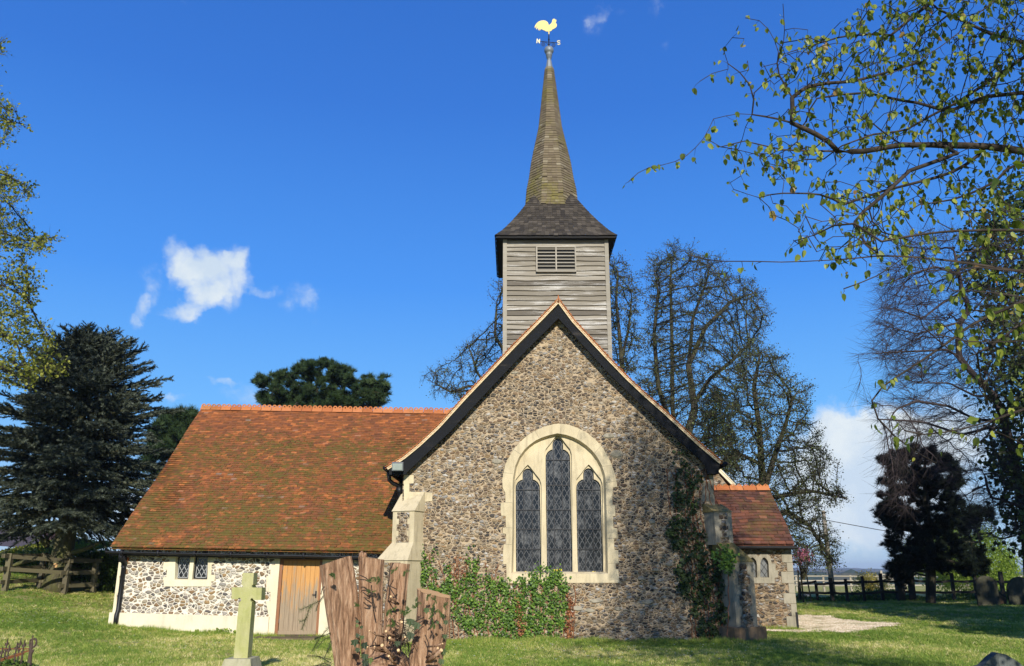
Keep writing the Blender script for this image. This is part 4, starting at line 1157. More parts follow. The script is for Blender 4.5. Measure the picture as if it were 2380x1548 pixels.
wob = lambda x,y: .22*math.sin(x*3.1+y*1.3)+.15*math.sin(x*6.7-y*2.9)
for x in gx:
    for y in gy:
        xx = np.array([x+wob(x,y)*.6]); yy_ = np.array([y+wob(y,x)])
        if inpoly(xx,yy_,GP2)[0]: cells.append((x,y))
V = []; F = []
for x,y in cells:
    k = len(V)
    for dx_,dy_ in ((0,0),(.15,0),(.15,.15),(0,.15)): V.append([x+dx_,y+dy_,float(H(x+dx_,y+dy_))+.012])
    F.append([k,k+1,k+2,k+3])
b.add(V,F,.5)
n = 16000; cc_ = np.array(cells); k = RS.randint(0,len(cc_),n); px = cc_[k,0]+RS.rand(n)*.19-.02; py = cc_[k,1]+RS.rand(n)*.19-.02
OV = np.array([[1,0,0],[0,1,0],[-1,0,0],[0,-1,0],[0,0,.8]]); OF = np.array([[0,1,4],[1,2,4],[2,3,4],[3,0,4]])
an = RS.rand(n)*6.28; sc_ = RS.uniform(.012,.028,n); B = np.zeros((n,3,3)); B[:,0,0] = np.cos(an)*sc_; B[:,0,1] = np.sin(an)*sc_; B[:,1,0] = -np.sin(an)*sc_; B[:,1,1] = np.cos(an)*sc_; B[:,2,2] = sc_*1.3
b.inst(OV,OF,np.stack([px,py,H(px,py)+.012],-1),B); tag(b.build('path', M['gravel']), kind='structure')

# ---------------------------------------------------------------- grass
def grass(n, y0, y1, hgt, spread):
    Y = y0+(y1-y0)*RS.rand(n)**1.25; Xx = (RS.rand(n)-.5)*2*(Y*.66+.5)
    ok = ~((Xx > XL-.3) & (Xx < 6.1) & (Y > 20.15)) & ~((Xx > XWL-.1) & (Xx < -2) & (Y > 21.88)) & ~((Xx > 4) & (Xx < PXR+.05) & (Y > 24.4)) & ~inpoly(Xx,Y,GP2)
    ok &= ~((Xx > dx0-.4) & (Xx < dx1+.15) & (Y > 21.) & (Y < 22.2))
    bare = np.array([mnoise.noise(Vector((a_*1.1,b_*.8,0)))+.5*mnoise.noise(Vector((a_*3.7,b_*3.,5.))) for a_,b_ in zip(Xx,Y)]); ok &= (bare < .42) | (RS.rand(len(Xx)) < .25)
    Xx = Xx[ok]; Y = Y[ok]; n = len(Xx); pos = np.stack([Xx,Y,H(Xx,Y)-.005],-1)
    # tuft of seven blades
    TV = []; TF = []
    for k in range(7):
        a = k*.9+.3; o = np.array([math.cos(a*2.1)*.5,math.sin(a*2.1)*.5,0]); w_ = np.array([math.cos(a),math.sin(a),0])*.09
        tip = o+np.array([math.cos(a*3.3)*.45,math.sin(a*3.3)*.45,.75+.25*math.sin(k*5.)])
        TV += [o-w_,o+w_,tip]; TF.append([3*k,3*k+1,3*k+2])
    an = RS.rand(n)*6.28; c = np.cos(an); s = np.sin(an); hs = hgt*RS.uniform(.5,1.2,n); sp = spread*RS.uniform(.7,1.3,n)
    B = np.zeros((n,3,3)); B[:,0,0] = c*sp; B[:,0,1] = s*sp; B[:,1,0] = -s*sp; B[:,1,1] = c*sp; B[:,2,2] = hs
    pn = .5+.28*np.sin(Xx*.9+Y*.7)+.22*np.sin(Xx*.37-Y*1.1+1)+.18*np.sin(Xx*2.3+2*np.sin(Y*1.7))
    yb = np.clip(.62*pn+RS.normal(0,.28,n)-.06+.28*np.exp(-((Y-17.2-.1*Xx)/2.0)**2)*(Xx<-1), 0, 1)
    return TV, np.array(TF), pos, B, yb
b = MB(); b.inst(*grass(100000, 13.0, 25, .065, .085)); b.inst(*grass(56000, 20, 43, .075, .14))
# longer unmown grass against walls and stones
TVt,TFt,_,_,_ = grass(10, 14, 20, .05, .05)
ex_ = []
for (x0,y0,x1,y1,n_) in [(-2.3,20.3,4.6,20.85,2200),(4.6,20.0,6.3,20.3,500),(XWL-.1,21.6,-2.6,21.86,1500),(6.2,24.1,PXR+.1,24.4,500),(-4.75,13.2,-3.75,13.45,220),(-4.75,13.95,-3.7,14.1,160),(10.0,41.6,29,42.1,900),(-10.7,22,-10.4,25,200)]:
    ex_.append(np.stack([RS.uniform(x0,x1,n_),RS.uniform(y0,y1,n_)+.12*np.sin(np.linspace(0,40,n_)),np.zeros(n_)],-1))
ex_ = np.concatenate(ex_); ex_[:,2] = H(ex_[:,0],ex_[:,1])-.01; n_ = len(ex_)
Bx = np.zeros((n_,3,3)); an = RS.rand(n_)*6.28; sp_ = RS.uniform(.04,.08,n_); Bx[:,0,0] = np.cos(an)*sp_; Bx[:,0,1] = np.sin(an)*sp_; Bx[:,1,0] = -np.sin(an)*sp_; Bx[:,1,1] = np.cos(an)*sp_; Bx[:,2,2] = RS.uniform(.06,.19,n_)*(.5+.5*np.abs(np.sin(ex_[:,0]*2.3)))
b.inst(TVt,TFt,ex_,Bx,np.clip(RS.rand(n_)*.6,0,1))
tag(b.build('grass', M['grass_blade']), 'short mown churchyard grass with straw coloured patches', 'grass', kind='stuff')
b = MB(); n = 420
U,V_ = sample([(0,1395),(250,1425),(245,1460),(0,1452)], 170); pts = [G(u,v) for u,v in zip(U,V_)]
U,V_ = sample([(1050,1495),(1700,1500),(2000,1520),(1700,1545),(1050,1540)], 110); pts += [G(u,v) for u,v in zip(U,V_)]
U,V_ = sample([(250,1470),(540,1490),(540,1530),(200,1520)], 30); pts += [G(u,v) for u,v in zip(U,V_)]
pts = np.array(pts); pts[:,2] += .055
TV = [[math.cos(a),math.sin(a),.3] for a in np.arange(6)*math.pi/3]+[[0,0,0]]
TF = np.array([[i,(i+1)%6,6] for i in range(6)])
b.inst(TV,TF,pts,np.tile(np.eye(3)*.018,(len(pts),1,1))*RS.uniform(.6,1.1,(len(pts),1,1)))
tag(b.build('daisies', M['daisy_white']), 'tiny white daisies scattered in the lawn', 'daisies', kind='stuff')
# weeds at the foot of the wing wall
b = MB(); wp = []
for x in np.arange(XWL+2.2, dx0-.1, .045):
    wgt = .5+.5*math.sin(x*3.7)*math.sin(x*1.3+1)
    if random.random() < wgt: wp += [[x,YW-.12-random.random()*.16,float(H(x,21.8))+random.random()*.14*wgt] for _ in range(9)]
wp = np.array(wp); leaves(b, wp, .06, RS.normal(0,.6,(len(wp),3))+np.array([0,-.3,.8]))
tag(b.build('weeds', M['leaf_bush']), 'low green weeds along the foot of the cream plinth', 'weeds', kind='stuff')

# ---------------------------------------------------------------- trees behind the church
GB = 'half leafed trees behind the church'
def att(poly, n, Y0, Y1, jj=0):
    u,v = sample(poly, n); Y = RS.uniform(Y0,Y1,n)
    if jj: u = u+RS.normal(0,jj,n); v = v+RS.normal(0,jj*.8,n)
    return WV(u,v,Y)
pC = [(1500,640),(1520,585),(1570,562),(1620,590),(1670,600),(1700,640),(1760,660),(1790,690),(1780,760),(1740,850),(1730,900),(1690,1040),(1600,1060),(1520,980),(1480,900),(1500,820),(1510,720)]
s = [seed([(1585,1330),(1580,1100),(1563,950),(1562,800),(1558,650),(1562,600)],[46]*6),
     seed([(1580,1080),(1615,950),(1600,850),(1640,760),(1700,700),(1755,680)],[46,46.5,47,47.5,48,48]),
     seed([(1563,1000),(1530,900),(1520,780),(1530,680),(1520,620)],[46,45,44.5,44,44]),
     seed([(1612,940),(1650,880),(1700,840),(1740,800)],[46.5,46,45,44.5]),
     seed([(1600,850),(1610,740),(1640,660),(1650,620)],[47,46.5,46,46])]
g0 = ground_under(s[0][0])
tree('broadleaf_tree', g0, 'tallest broad tree right of the tower, dark forked stems with small new leaves', 'tree', s, att(pC,2500,41,51,9), .28,.40,2.4, .016,'bark_dark','leaf_spring',26000,.08, .50,4, .009, GB, rmax=.42, lspread=.10, jit=.09)
pB = [(1395,610),(1440,593),(1470,630),(1490,690),(1475,750),(1500,800),(1470,880),(1440,900),(1395,850)]
s = [seed([(1450,1330),(1452,1100),(1446,850),(1440,780),(1432,700),(1436,630)],[42]*6), seed([(1446,830),(1462,760),(1468,690)],[42,42,41.5])]
tree('broadleaf_tree', ground_under(s[0][0]), 'narrow tree close against the right side of the boarded tower', 'tree', s, att(pB,700,39,45,9), .26,.36,2.2, .015,'bark_dark','leaf_spring',6000,.08,.45,4,.008, GB, rmax=.3, jit=.09)
pA = [(990,862),(1010,905),(1000,925),(1050,925),(1090,960),(1200,960),(1320,900),(1300,600),(1200,600),(1150,660),(1125,675),(1168,705),(1150,755),(1110,785),(1075,800),(1055,845)]
s = [seed([(1235,1330),(1232,1100),(1225,900),(1215,780),(1205,680)],[40]*5), seed([(1228,960),(1150,905),(1090,897),(1050,912),(1005,888)],[40,39.6,39,38.6,38.4]),
     seed([(1150,905),(1110,870),(1095,820),(1085,800)],[39.6,39,39,39]), seed([(1222,880),(1180,830),(1150,780),(1155,700)],[40,40,40,40])]
tree('broadleaf_tree', ground_under(s[0][0]), 'spreading tree left of the tower, crooked limb reaching out over the orange ridge', 'tree', s, att(pA,1500,36,43,9), .24,.34,2.2, .013,'bark_dark','leaf_spring',9500,.068,.40,4,.0075, GB, rmax=.3, jit=.09)
pD = [(1700,850),(1740,800),(1780,790),(1830,850),(1842,890),(1880,900),(1890,950),(1872,1000),(1905,1012),(1932,1070),(1922,1110),(1975,1158),(1940,1172),(1905,1165),(1935,1240),(1952,1275),(1945,1318),(1880,1335),(1850,1300),(1800,1200),(1740,1150),(1690,1110),(1660,1050),(1700,950)]
s = [seed([(1775,1345),(1776,1180),(1765,1000),(1752,900),(1765,830)],[36]*5), seed([(1776,1140),(1800,1060),(1825,990),(1840,930)],[36,36,35.5,35]),
     seed([(1776,1160),(1830,1150),(1880,1140),(1930,1150),(1965,1158)],[36,35.5,35,34.5,34.5]), seed([(1776,1200),(1830,1190),(1880,1220),(1925,1290)],[36,35.5,35,34.6]), seed([(1770,1080),(1710,1050),(1680,1070)],[36,36.4,37])]
tree('broadleaf_tree', ground_under(s[0][0]), 'tree drooping low behind the small porch roof, right of the tallest tree', 'tree', s, att(pD,2000,32,39.5,9), .22,.31,2.2, .015,'bark_dark','leaf_spring',24000,.07,.40,4,.007, GB, rmax=.3, jit=.09)
pE = [(1630,930),(1660,900),(1690,930),(1705,1000),(1720,1080),(1690,1110),(1640,1080),(1625,1000)]
s = [seed([(1655,1340),(1655,1150),(1660,1020),(1662,950)],[52]*4)]
tree('broadleaf_tree', ground_under(s[0][0]), 'slender greener tree glimpsed between the two big trees behind the right verge', 'tree', s, att(pE,260,50,54), .35,.5,2.2, .014,'bark_dark','leaf_spring',7000,.12,.6,5,.009, GB, rmax=.2, jit=.09)

# ---------------------------------------------------------------- conifers
NB = 16
def tuft(n, L, w, cone=.9, up=.45, seed_=1):
    r = np.random.RandomState(seed_); V = []; F = []
    for k in range(n):
        d = r.normal(0,1,3); d[2] = abs(d[2])*cone+up; d /= np.linalg.norm(d); d *= L*r.uniform(.7,1.1)
        a = np.cross(d,[.3,.5,.8]); a = a/np.linalg.norm(a)*w
        V += [-a,a,d]; F.append([3*k,3*k+1,3*k+2])
    return np.array(V), np.array(F)
def pine(name, loc, label, seeds, A, step, kill, infl, r0, leafm, ntuft, tl, tw, barkm='bark_dark', group=None, tfn=26, rmax=.3, spread=.25, flat=1.0, trop=(0,0,.15)):
    t_ = empty(name, loc, label, 'tree', group)
    Pn, par = colonize(seeds, A, step, kill, infl, trop=trop, jit=.2)
    rad, ch = skeleton(Pn, par, r0, 2.2, rmax)
    b = MB(); tubes(b, Pn, par, rad, ch); b.build('trunk', M[barkm], t_)
    fine = np.where(rad < r0*2.4)[0]; k = fine[RS.randint(0,len(fine),ntuft)]; nd = nodedir(Pn,par)
    pos = Pn[k]+RS.normal(0,spread,(ntuft,3))*np.array([1,1,flat]); d = nd[k]*.7+RS.normal(0,.35,(ntuft,3))+np.array([0,0,.7])
    TV,TF = tuft(tfn, 1, tw)
    s_ = tl*RS.uniform(.7,1.25,ntuft); b = MB(); b.inst(TV,TF,pos,frames(d,s_,s_),RS.rand(ntuft)); b.build('crown', M[leafm], t_)
    print(name, len(Pn)); return t_
pP = [(582,880),(600,895),(592,925),(600,945),(700,960),(880,960),(905,925),(880,905),(908,895),(900,872),(868,880),(855,880),(868,862),(840,872),(800,845),(745,832),(700,838),(690,850),(660,855),(650,868),(620,875)]
s = [seed([(742,1240),(742,1050),(742,960),(735,890)],[50]*4), seed([(742,980),(820,950),(880,935)],[50,49.5,49]), seed([(742,980),(680,930),(610,900)],[50,49.5,49]), seed([(740,930),(790,890),(840,885)],[50,50.5,51])]
pine('pine_tree', ground_under(s[0][0]), 'flat topped dark pine rising behind the long orange roof', s, att(pP,620,46,54), .35,.45,3., .022,'needle_scots',3600,.34,.06, spread=.10, flat=.5, tfn=30)
pQ = [(352,1000),(365,970),(400,962),(420,945),(452,950),(462,965),(440,1010),(400,1060),(350,1070)]
s = [seed([(380,1300),(385,1120),(400,1040),(420,990)],[44]*4)]
pine('pine_tree', ground_under(s[0][0]), 'small piece of pine crown between the cedar and the left roof verge', s, att(pQ+[(330,1100)],240,42,46), .3,.4,3., .02,'needle_scots',1500,.36,.035, spread=.16, flat=.6)
pR = [(2040,1062),(2062,1042),(2100,1050),(2110,1032),(2170,1036),(2222,1070),(2240,1100),(2240,1130),(2228,1180),(2305,1175),(2312,1205),(2232,1250),(2300,1290),(2290,1345),(2210,1340),(2150,1330),(2110,1350),(2090,1345),(2080,1320),(2045,1330),(2050,1315),(2085,1290),(2050,1250),(2068,1215),(2030,1215),(2032,1195),(2050,1190),(2036,1140),(2040,1120),(2055,1110)]
s = [seed([(2163,1402),(2163,1330),(2160,1250),(2150,1150),(2150,1050)],[39]*5)]+[seed([(2158,v),(2158+du*.5,v-8),(2158+du,v+dv)],[39,39+dy/2,39+dy]) for v,du,dv,dy in
     [(1330,-90,10,-1),(1340,-60,20,1),(1310,100,15,-1),(1290,-95,-20,0),(1270,120,-10,1),(1240,-105,-20,-1),(1225,140,-15,-.5),(1200,-110,0,1),(1180,70,-10,-1),(1150,-100,-30,0),(1140,70,-30,.5),(1110,-90,-30,-.5),(1100,60,-20,0),(1080,-60,-30,1)]]
pine('pine_tree', ground_under(s[0][0]), 'near black shaggy pine standing in the shaded rail fence on the right', s, att(pR,900,36.5,41.5), .25,.4,2.5, .018,'needle_dark',7800,.25,.045, spread=.09, flat=.7, tfn=30)
# blue cedar on the left
cb = G(128,1372); ct = W(212,788,cb[1]+.2)
cedar = empty('cedar_tree', cb, 'blue grey cedar with drooping branches inside the wooden paddock fence', 'tree')
b = MB(); hgt = ct[2]-cb[2]
tr = [cb+(ct-cb)*t_+np.array([.15*math.sin(t_*5),0,0])*(1-t_) for t_ in np.linspace(0,1,16)]; tr[0][2] -= .1
rr = [.36*(1-t_)**.8+.015+.12*math.exp(-t_*28) for t_ in np.linspace(0,1,16)]
b.tube(tr, rr, 12)
needpos = []; needdir = []
nbr = 215
for k in range(nbr):
    t_ = .235+.755*(k/nbr)**.9; az = k*2.399+random.uniform(-.3,.3)
    base = cb+(ct-cb)*t_+np.array([.15*math.sin(t_*5),0,0])*(1-t_)
    prof = np.interp(t_, [.16,.22,.35,.55,.75,.9,1.0],[3.4,3.8,3.9,3.3,2.4,1.35,.40])
    L = prof*random.choice([random.uniform(.6,.95),random.uniform(.85,1.2)])
    rise = np.interp(t_,[.16,.4,.7,1.],[.0,.16,.42,.95])+random.uniform(-.08,.12)
    nseg = 9; pts = []; 
    for q in range(nseg+1):
        f = q/nseg; bend = rise*f*L*.75-np.interp(t_,[.16,.5,1],[.16,.08,0])*L*f*f
        pts.append(base+np.array([math.cos(az)*L*f, math.sin(az)*L*f, bend])+RS.normal(0,.035,3)*f)
    pts = np.array(pts); r0_ = .018+.05*(1-t_)
    b.tube(pts, r0_*(1-np.linspace(0,1,nseg+1)*.85), 5, cap=False)
    # side shoots in a flat spray
    for q in np.arange(.18,1.0,.075/ max(.5,L/3)):
        p = pts[int(q*nseg)]+(pts[min(nseg,int(q*nseg)+1)]-pts[int(q*nseg)])*(q*nseg-int(q*nseg))
        for sd in (-1,1):
            a2 = az+sd*random.uniform(.55,1.1); l2 = (1.02-q)*L*.42*random.uniform(.5,1.2)+.18
            dd = np.array([math.cos(a2),math.sin(a2), rise*.35+random.uniform(-.12,.22)-np.interp(t_,[.16,.4,1],[.35,.1,-.25])]); dd /= np.linalg.norm(dd)
            m_ = max(2,int(l2/.085))
            sag = np.interp(t_,[.16,.45,1],[.30,.12,-.1])
            for i in range(m_):
                f = (i+.5)/m_; needpos.append(p+dd*l2*f-np.array([0,0,sag*(l2*f)**2])); needdir.append(dd-np.array([0,0,sag*f])+RS.normal(0,.18,3))
            if sd*random.random() > .3: b.tube([p,p+dd*l2*.6-np.array([0,0,sag*(l2*.6)**2])],[.010,.004],3,cap=False)
    for q in np.arange(.3,1.02,.02):
        j = min(nseg-1,int(q*nseg)); needpos.append(pts[j]+(pts[j+1]-pts[j])*(q*nseg-j)); needdir.append(pts[j+1]-pts[j]+RS.normal(0,.1,3))
# big low limbs
for q in ([(150,1290),(200,1275),(238,1258)],[(112,1270),(85,1240),(60,1230)],[(110,1290),(40,1310),(0,1330)]):
    s_ = seed(q,[cb[1]]*3); b.tube(s_, [.10,.075,.05], 8)
c = P('fe',918,755,cb[1]-.33); 
ctk = b.build('trunk', M['bark_cedar'], cedar)
b = MB(); b.tube([[c[0],c[1]-.02,c[2]],[c[0],c[1]+.12,c[2]]],.075,14); b.build('pruning_scar', M['cut_wood'], ctk)
needpos = np.array(needpos); needdir = np.array(needdir); n = len(needpos)
r_ = np.random.RandomState(3); V = []; F = []
for k in range(9):
    a = k*2.4; z0 = k/9*1.0; d = np.array([math.cos(a)*.5,math.sin(a)*.5,z0+.42]); w_ = np.array([-math.sin(a),math.cos(a),0])*.13
    V += [np.array([0,0,z0])-w_,np.array([0,0,z0])+w_,d]; F.append([3*k,3*k+1,3*k+2])
V += [[-.12,0,-.1],[.12,0,-.1],[0,0,1.25]]; F.append([27,28,29]); V += [[0,-.12,-.1],[0,.12,-.1],[0,0,1.25]]; F.append([30,31,32])
b = MB(); sc = RS.uniform(.75,1.25,n)
b.inst(np.array(V),np.array(F),needpos,frames(needdir,.13*sc,.15*sc),RS.rand(n))
b.build('crown', M['needle_cedar'], cedar); print('cedar needles', n)

# ---------------------------------------------------------------- overhanging limes
pL = [(-120,30),(0,75),(18,95),(10,130),(12,160),(28,200),(0,215),(-5,240),(45,278),(65,287),(40,300),(20,330),(-60,360),(-120,300)]
pL2 = [(-120,370),(0,382),(45,410),(75,430),(72,465),(20,470),(40,500),(75,520),(95,548),(140,551),(115,575),(60,585),(100,630),(90,660),(80,700),(60,720),(110,760),(130,800),(120,830),(160,850),(100,880),(60,890),(20,860),(-10,905),(-120,900)]
YL = 21.
tl_base = np.array([-21.,21.5,float(H(-21,21.5))])
lt = [np.array([-21.,21.5,.3]),np.array([-20.9,21.5,4.5]),np.array([-20.4,21.5,10.]),np.array([-20.,21.5,16.])]
s = [lt]+[[lt[2]*.5+lt[1]*.5+np.array([0,0,z])]+seed(q,[YL]*len(q)) for z,q in
     ((0,[(-80,560),(0,540),(60,560),(120,552)]),(-1.,[(-80,720),(0,660),(60,690),(110,790)]),(-1.6,[(-80,800),(-10,760),(40,800),(70,880)]),(1.4,[(-80,430),(0,400),(60,430)]),(3.4,[(-60,300),(0,280),(50,287)]),(5.2,[(-60,150),(0,100)]),(-2.4,[(-80,860),(0,850),(40,880)]))]
A_ = np.concatenate([att(pL,110,19,23), att(pL2,760,19,23.2)])
tree('lime_tree', tl_base, 'lime tree on the left edge with drooping twigs of small yellow green leaves', 'tree', s, A_, .2,.32,2.2, .008,'bark_lime','leaf_lime_far',13500,.085,.42,4,.0045, trop=(.05,0,-.08), lspread=.055, rmax=.4, droop=.8)

# foreground lime on the right: limbs traced as real 3D branches, five to eight metres away
def LM(pts, y0, y1): 
    n = len(pts); return [P('lm',x,y,y0+(y1-y0)*i/(n-1)) for i,(x,y) in enumerate(pts)]
def LO(pts, y0, y1):
    n = len(pts); return [P('lo',x,y,y0+(y1-y0)*i/(n-1)) for i,(x,y) in enumerate(pts)]
tb = np.array([7.6,6.6,-.05]); T1 = np.array([7.5,6.6,3.2]); T2 = np.array([7.3,6.6,5.5]); T3 = np.array([7.2,6.5,8.]); T4 = np.array([7.4,6.4,11.5])
limbs = [
 [T2]+LM([(2330,815),(2200,790),(2050,772),(1800,765),(1600,765),(1400,800),(1270,800),(1240,760),(1140,700),(1030,650),(940,625),(820,605),(730,600),(605,630),(580,710),(500,800),(440,845),(330,875),(240,890),(165,960)],6.6,6.2),
 [T3]+LM([(2400,230),(2252,300),(2050,440),(1900,540),(1780,600),(1620,690),(1450,710),(1290,770)],7.0,6.6),
 [T3]+LM([(2350,-220),(2100,0),(2000,80),(1900,180),(1780,270),(1600,370),(1410,440)],5.0,4.6),
 [T3]+LM([(2400,270),(2252,225),(2100,190),(1950,120),(1780,40),(1740,-20)],7.2,7.5),
 [T4]+LM([(1900,-110),(1780,0),(1650,100),(1560,180),(1450,240),(1350,310)],7.3,7.4),
 LM([(1560,180),(1420,182),(1300,190),(1130,240),(1000,280),(960,290)],7.35,7.1),
 LM([(1030,650),(1030,520),(960,400),(945,350),(960,290),(930,200),(900,150),(860,110),(780,95)],6.4,6.5),
 LM([(960,290),(990,200),(985,100),(980,20)],6.4,6.3),
 LM([(820,605),(828,490),(800,440),(770,390),(690,355),(690,290),(665,260)],6.35,6.2),
 LM([(690,365),(600,390),(540,430)],6.2,6.1),
 LM([(828,490),(900,420),(945,360)],6.3,6.35),
 LM([(1030,515),(1100,460),(1200,440),(1350,430),(1500,390),(1700,330)],6.4,7.2),
 [T2]+LM([(2400,470),(2252,490),(2050,510),(1850,590),(1700,545),(1600,530),(1420,490),(1280,500),(1160,520)],7.0,7.3),
 LM([(1270,800),(1000,795),(880,770),(780,745),(650,775),(590,740)],6.5,6.2),
 [T1]+LM([(2400,1460),(2252,1440),(2100,1412),(1900,1382),(1700,1360),(1500,1350),(1300,1370),(1000,1385),(830,1380),(600,1380),(530,1360),(480,1345)],4.6,4.0),
 LM([(1900,810),(1650,900),(1500,1040),(1400,1120),(1350,1180),(1420,1290),(1480,1335)],6.4,4.6),
 [T2]+LM([(2400,1215),(2252,1215),(2050,1215),(1850,1220),(1650,1245),(1500,1275)],4.4,4.2),
 LM([(1600,1370),(1520,1430),(1450,1470),(1300,1525)],4.3,4.1),
 LM([(2050,772),(1980,850),(1850,920),(1700,960),(1500,1010),(1300,1080)],6.6,6.8),
 LM([(1300,1080),(1200,1030),(1100,1020),(940,1020),(850,1045),(720,1000)],6.8,6.6),
 LM([(1360,1180),(1250,1190),(1150,1240),(1040,1272)],4.3,4.6),
 [T2]+LM([(2400,860),(2252,850),(2150,900),(2100,960),(1980,1020),(1850,1060),(1700,1080)],6.0,6.4),
 LM([(1600,765),(1500,690),(1440,640),(1365,605)],6.5,6.2),
 [T1]+LO([(2080,10),(1981,30),(1850,40),(1700,0),(1500,20),(1300,30)],4.0,3.9),
 [T1]+LO([(2080,250),(1981,240),(1800,210),(1650,190),(1450,190)],3.9,3.6),
 [T1]+LO([(2080,570),(1981,575),(1750,585),(1550,580),(1400,545),(1290,520)],3.8,3.5),
 [T2]+LO([(2100,210),(1900,300),(1600,430),(1400,580),(1200,720),(1000,850),(860,950),(790,1060),(830,1150),(930,1270),(1060,1380),(1250,1500),(1300,1520)],4.6,4.2),
 [T1]+LO([(2080,1080),(1981,1100),(1800,1170),(1600,1230),(1400,1280),(1200,1300),(1060,1270)],3.8,3.4),
 [T1]+LO([(2080,400),(1981,420),(1750,600),(1600,680),(1560,690)],4.2,3.9),
 LO([(1600,680),(1660,900),(1700,1050)],4.0,4.3),
 LO([(1000,850),(960,900),(920,960)],4.4,4.3),
]
lime = empty('lime_tree', tb, 'lime tree overhanging from the right, long bare limbs hung with fresh bright green leaves', 'tree')
pK = [(1690,0),(1740,120),(1800,60),(1810,200),(1700,250),(1720,290),(1850,300),(1720,330),(1700,400),(1760,470),(1860,570),(1900,640),(1990,620),(2060,560),(2200,600),(2380,620),(2380,0)]
def attL(poly, n, Y0, Y1): return att(poly, n, Y0, Y1)
A_ = np.concatenate([attL([(1830,120),(1960,40),(2040,-20),(2420,-40),(2420,500),(2250,470),(2100,520),(1950,500),(1900,420),(1760,420),(1720,340),(1850,310),(1800,230)],1150,5.8,7.9),
   attL([(2000,0),(2420,-60),(2420,300),(2150,260)],330,6.8,8.4),
   attL([(1720,60),(1800,50),(1840,200),(1720,250),(1690,160)],22,6.1,6.6), attL([(1700,300),(1860,340),(1900,400),(1700,420)],40,6.2,6.8),
   attL([(1860,440),(2380,470),(2400,620),(2100,600),(1950,660),(1830,560)],220,4.2,6.6),
   attL([(2050,620),(2400,600),(2400,900),(2250,900),(2150,760)],90,3.8,4.8), attL([(2150,960),(2400,930),(2400,1090),(2130,1060)],22,3.5,4.2),
   # the unseen main crown to the right, which throws the dappled shade
   np.stack([RS.uniform(4.6,8.8,1000),RS.uniform(.5,9.0,1000),RS.uniform(4.8,13.5,1000)],-1)])
pu_, pv_ = proj(A_); k_ = (np.arange(len(A_)) >= len(A_)-1000) & (pu_ < 2400) & (pv_ > -60)
A_ = A_[~k_]; nvis = len(A_)-int((~k_)[-1000:].sum())
root = [tb-np.array([0,0,.2]),T1,T2,T3,T4]
hidA = A_[np.arange(len(A_)) >= nvis]; visA = A_[:nvis]
P1, p1 = colonize([root]+limbs, visA, .12, .17, 1.0, trop=(-.03,0,-.03), jit=.3)
r1, c1_ = skeleton(P1, p1, .0036, 2.3, .30)
P2, p2 = colonize([root], hidA, .16, .24, 2.6, trop=(0,0,0), jit=.25)
r2, c2_ = skeleton(P2, p2, .005, 2.3, .30)
b = MB(); tubes(b, P1, p1, r1, c1_, (.012,.03)); tubes(b, P2, p2, r2, c2_, (.012,.03))
Pn = np.concatenate([P1,P2]); par = np.concatenate([p1, np.where(p2 < 0, -1, p2+len(P1))]); rad = np.concatenate([r1,r2])
fine = np.where((rad < .0135))[0]; nd = nodedir(Pn,par)
vis = (proj(Pn)[0] < 2620) & (proj(Pn)[1] > -260)
seen = fine[vis[fine]]; hid = fine[~vis[fine]]
T0 = np.concatenate([seen[(RS.rand(len(seen)) < .85) | (proj(Pn[seen])[0] < 1760)], hid]); n = len(T0); d = nrmz(nd[T0]*.5+RS.normal(0,.7,(n,3))+np.array([-.1,0,-.25])); L = .075*RS.uniform(.3,1.1,n)
twigs(b, Pn[T0], d, L, .0022)
b.build('trunk', M['bark_lime'], lime)
# leaves: folded heart shaped, hanging from the twig ends
HV = np.array([[0,0,0],[.30,.10,.02],[.50,.14,.32],[.40,.10,.66],[0,0,1.05],[-.40,.10,.66],[-.50,.14,.32],[-.30,.10,.02],[0,-.05,.4]])
HF = np.array([[0,1,8],[1,2,8],[2,3,8],[3,4,8],[4,5,8],[5,6,8],[6,7,8],[7,0,8]])
HV[:,1] += -.35*(HV[:,2])**2*.4
def hang(b, pos, size):
    n = len(pos); d = RS.normal(0,.38,(n,3))+np.array([0,0,-1]); s = size*RS.uniform(.5,1.2,n)*np.clip(pos[:,1]/6.6,.62,1.05)
    b.inst(HV, HF, pos, frames(d, s*RS.uniform(.6,.95,n), s))
tip = Pn[T0]+d*L[:,None]
vt = T0[:0]
isv = vis[T0]
b = MB(); lp = []; 
tv = tip[isv]; near = np.concatenate([tv, tv[RS.rand(len(tv))<.75]+RS.normal(0,.018,(int(0)+len(tv),3))[:(lambda q:q)(len(tv))][:0].reshape(0,3)]) if False else tv
m2 = RS.rand(len(tv)) < .8; near = np.concatenate([tv, tv[m2]+RS.normal(0,.02,(m2.sum(),3)), tv[RS.rand(len(tv))<.6]+np.array([.012,.015,-.02])])
hang(b, near, .060)
th = tip[~isv]; k = RS.randint(0,len(th),32000); leaves(b, th[k]+RS.normal(0,.34,(len(k),3)), .085, RS.normal(0,.6,(len(k),3))+np.array([0,0,-.7]), wide=1.3)
b.build('crown', M['leaf_lime'], lime); print('lime', len(Pn), len(near), len(th))

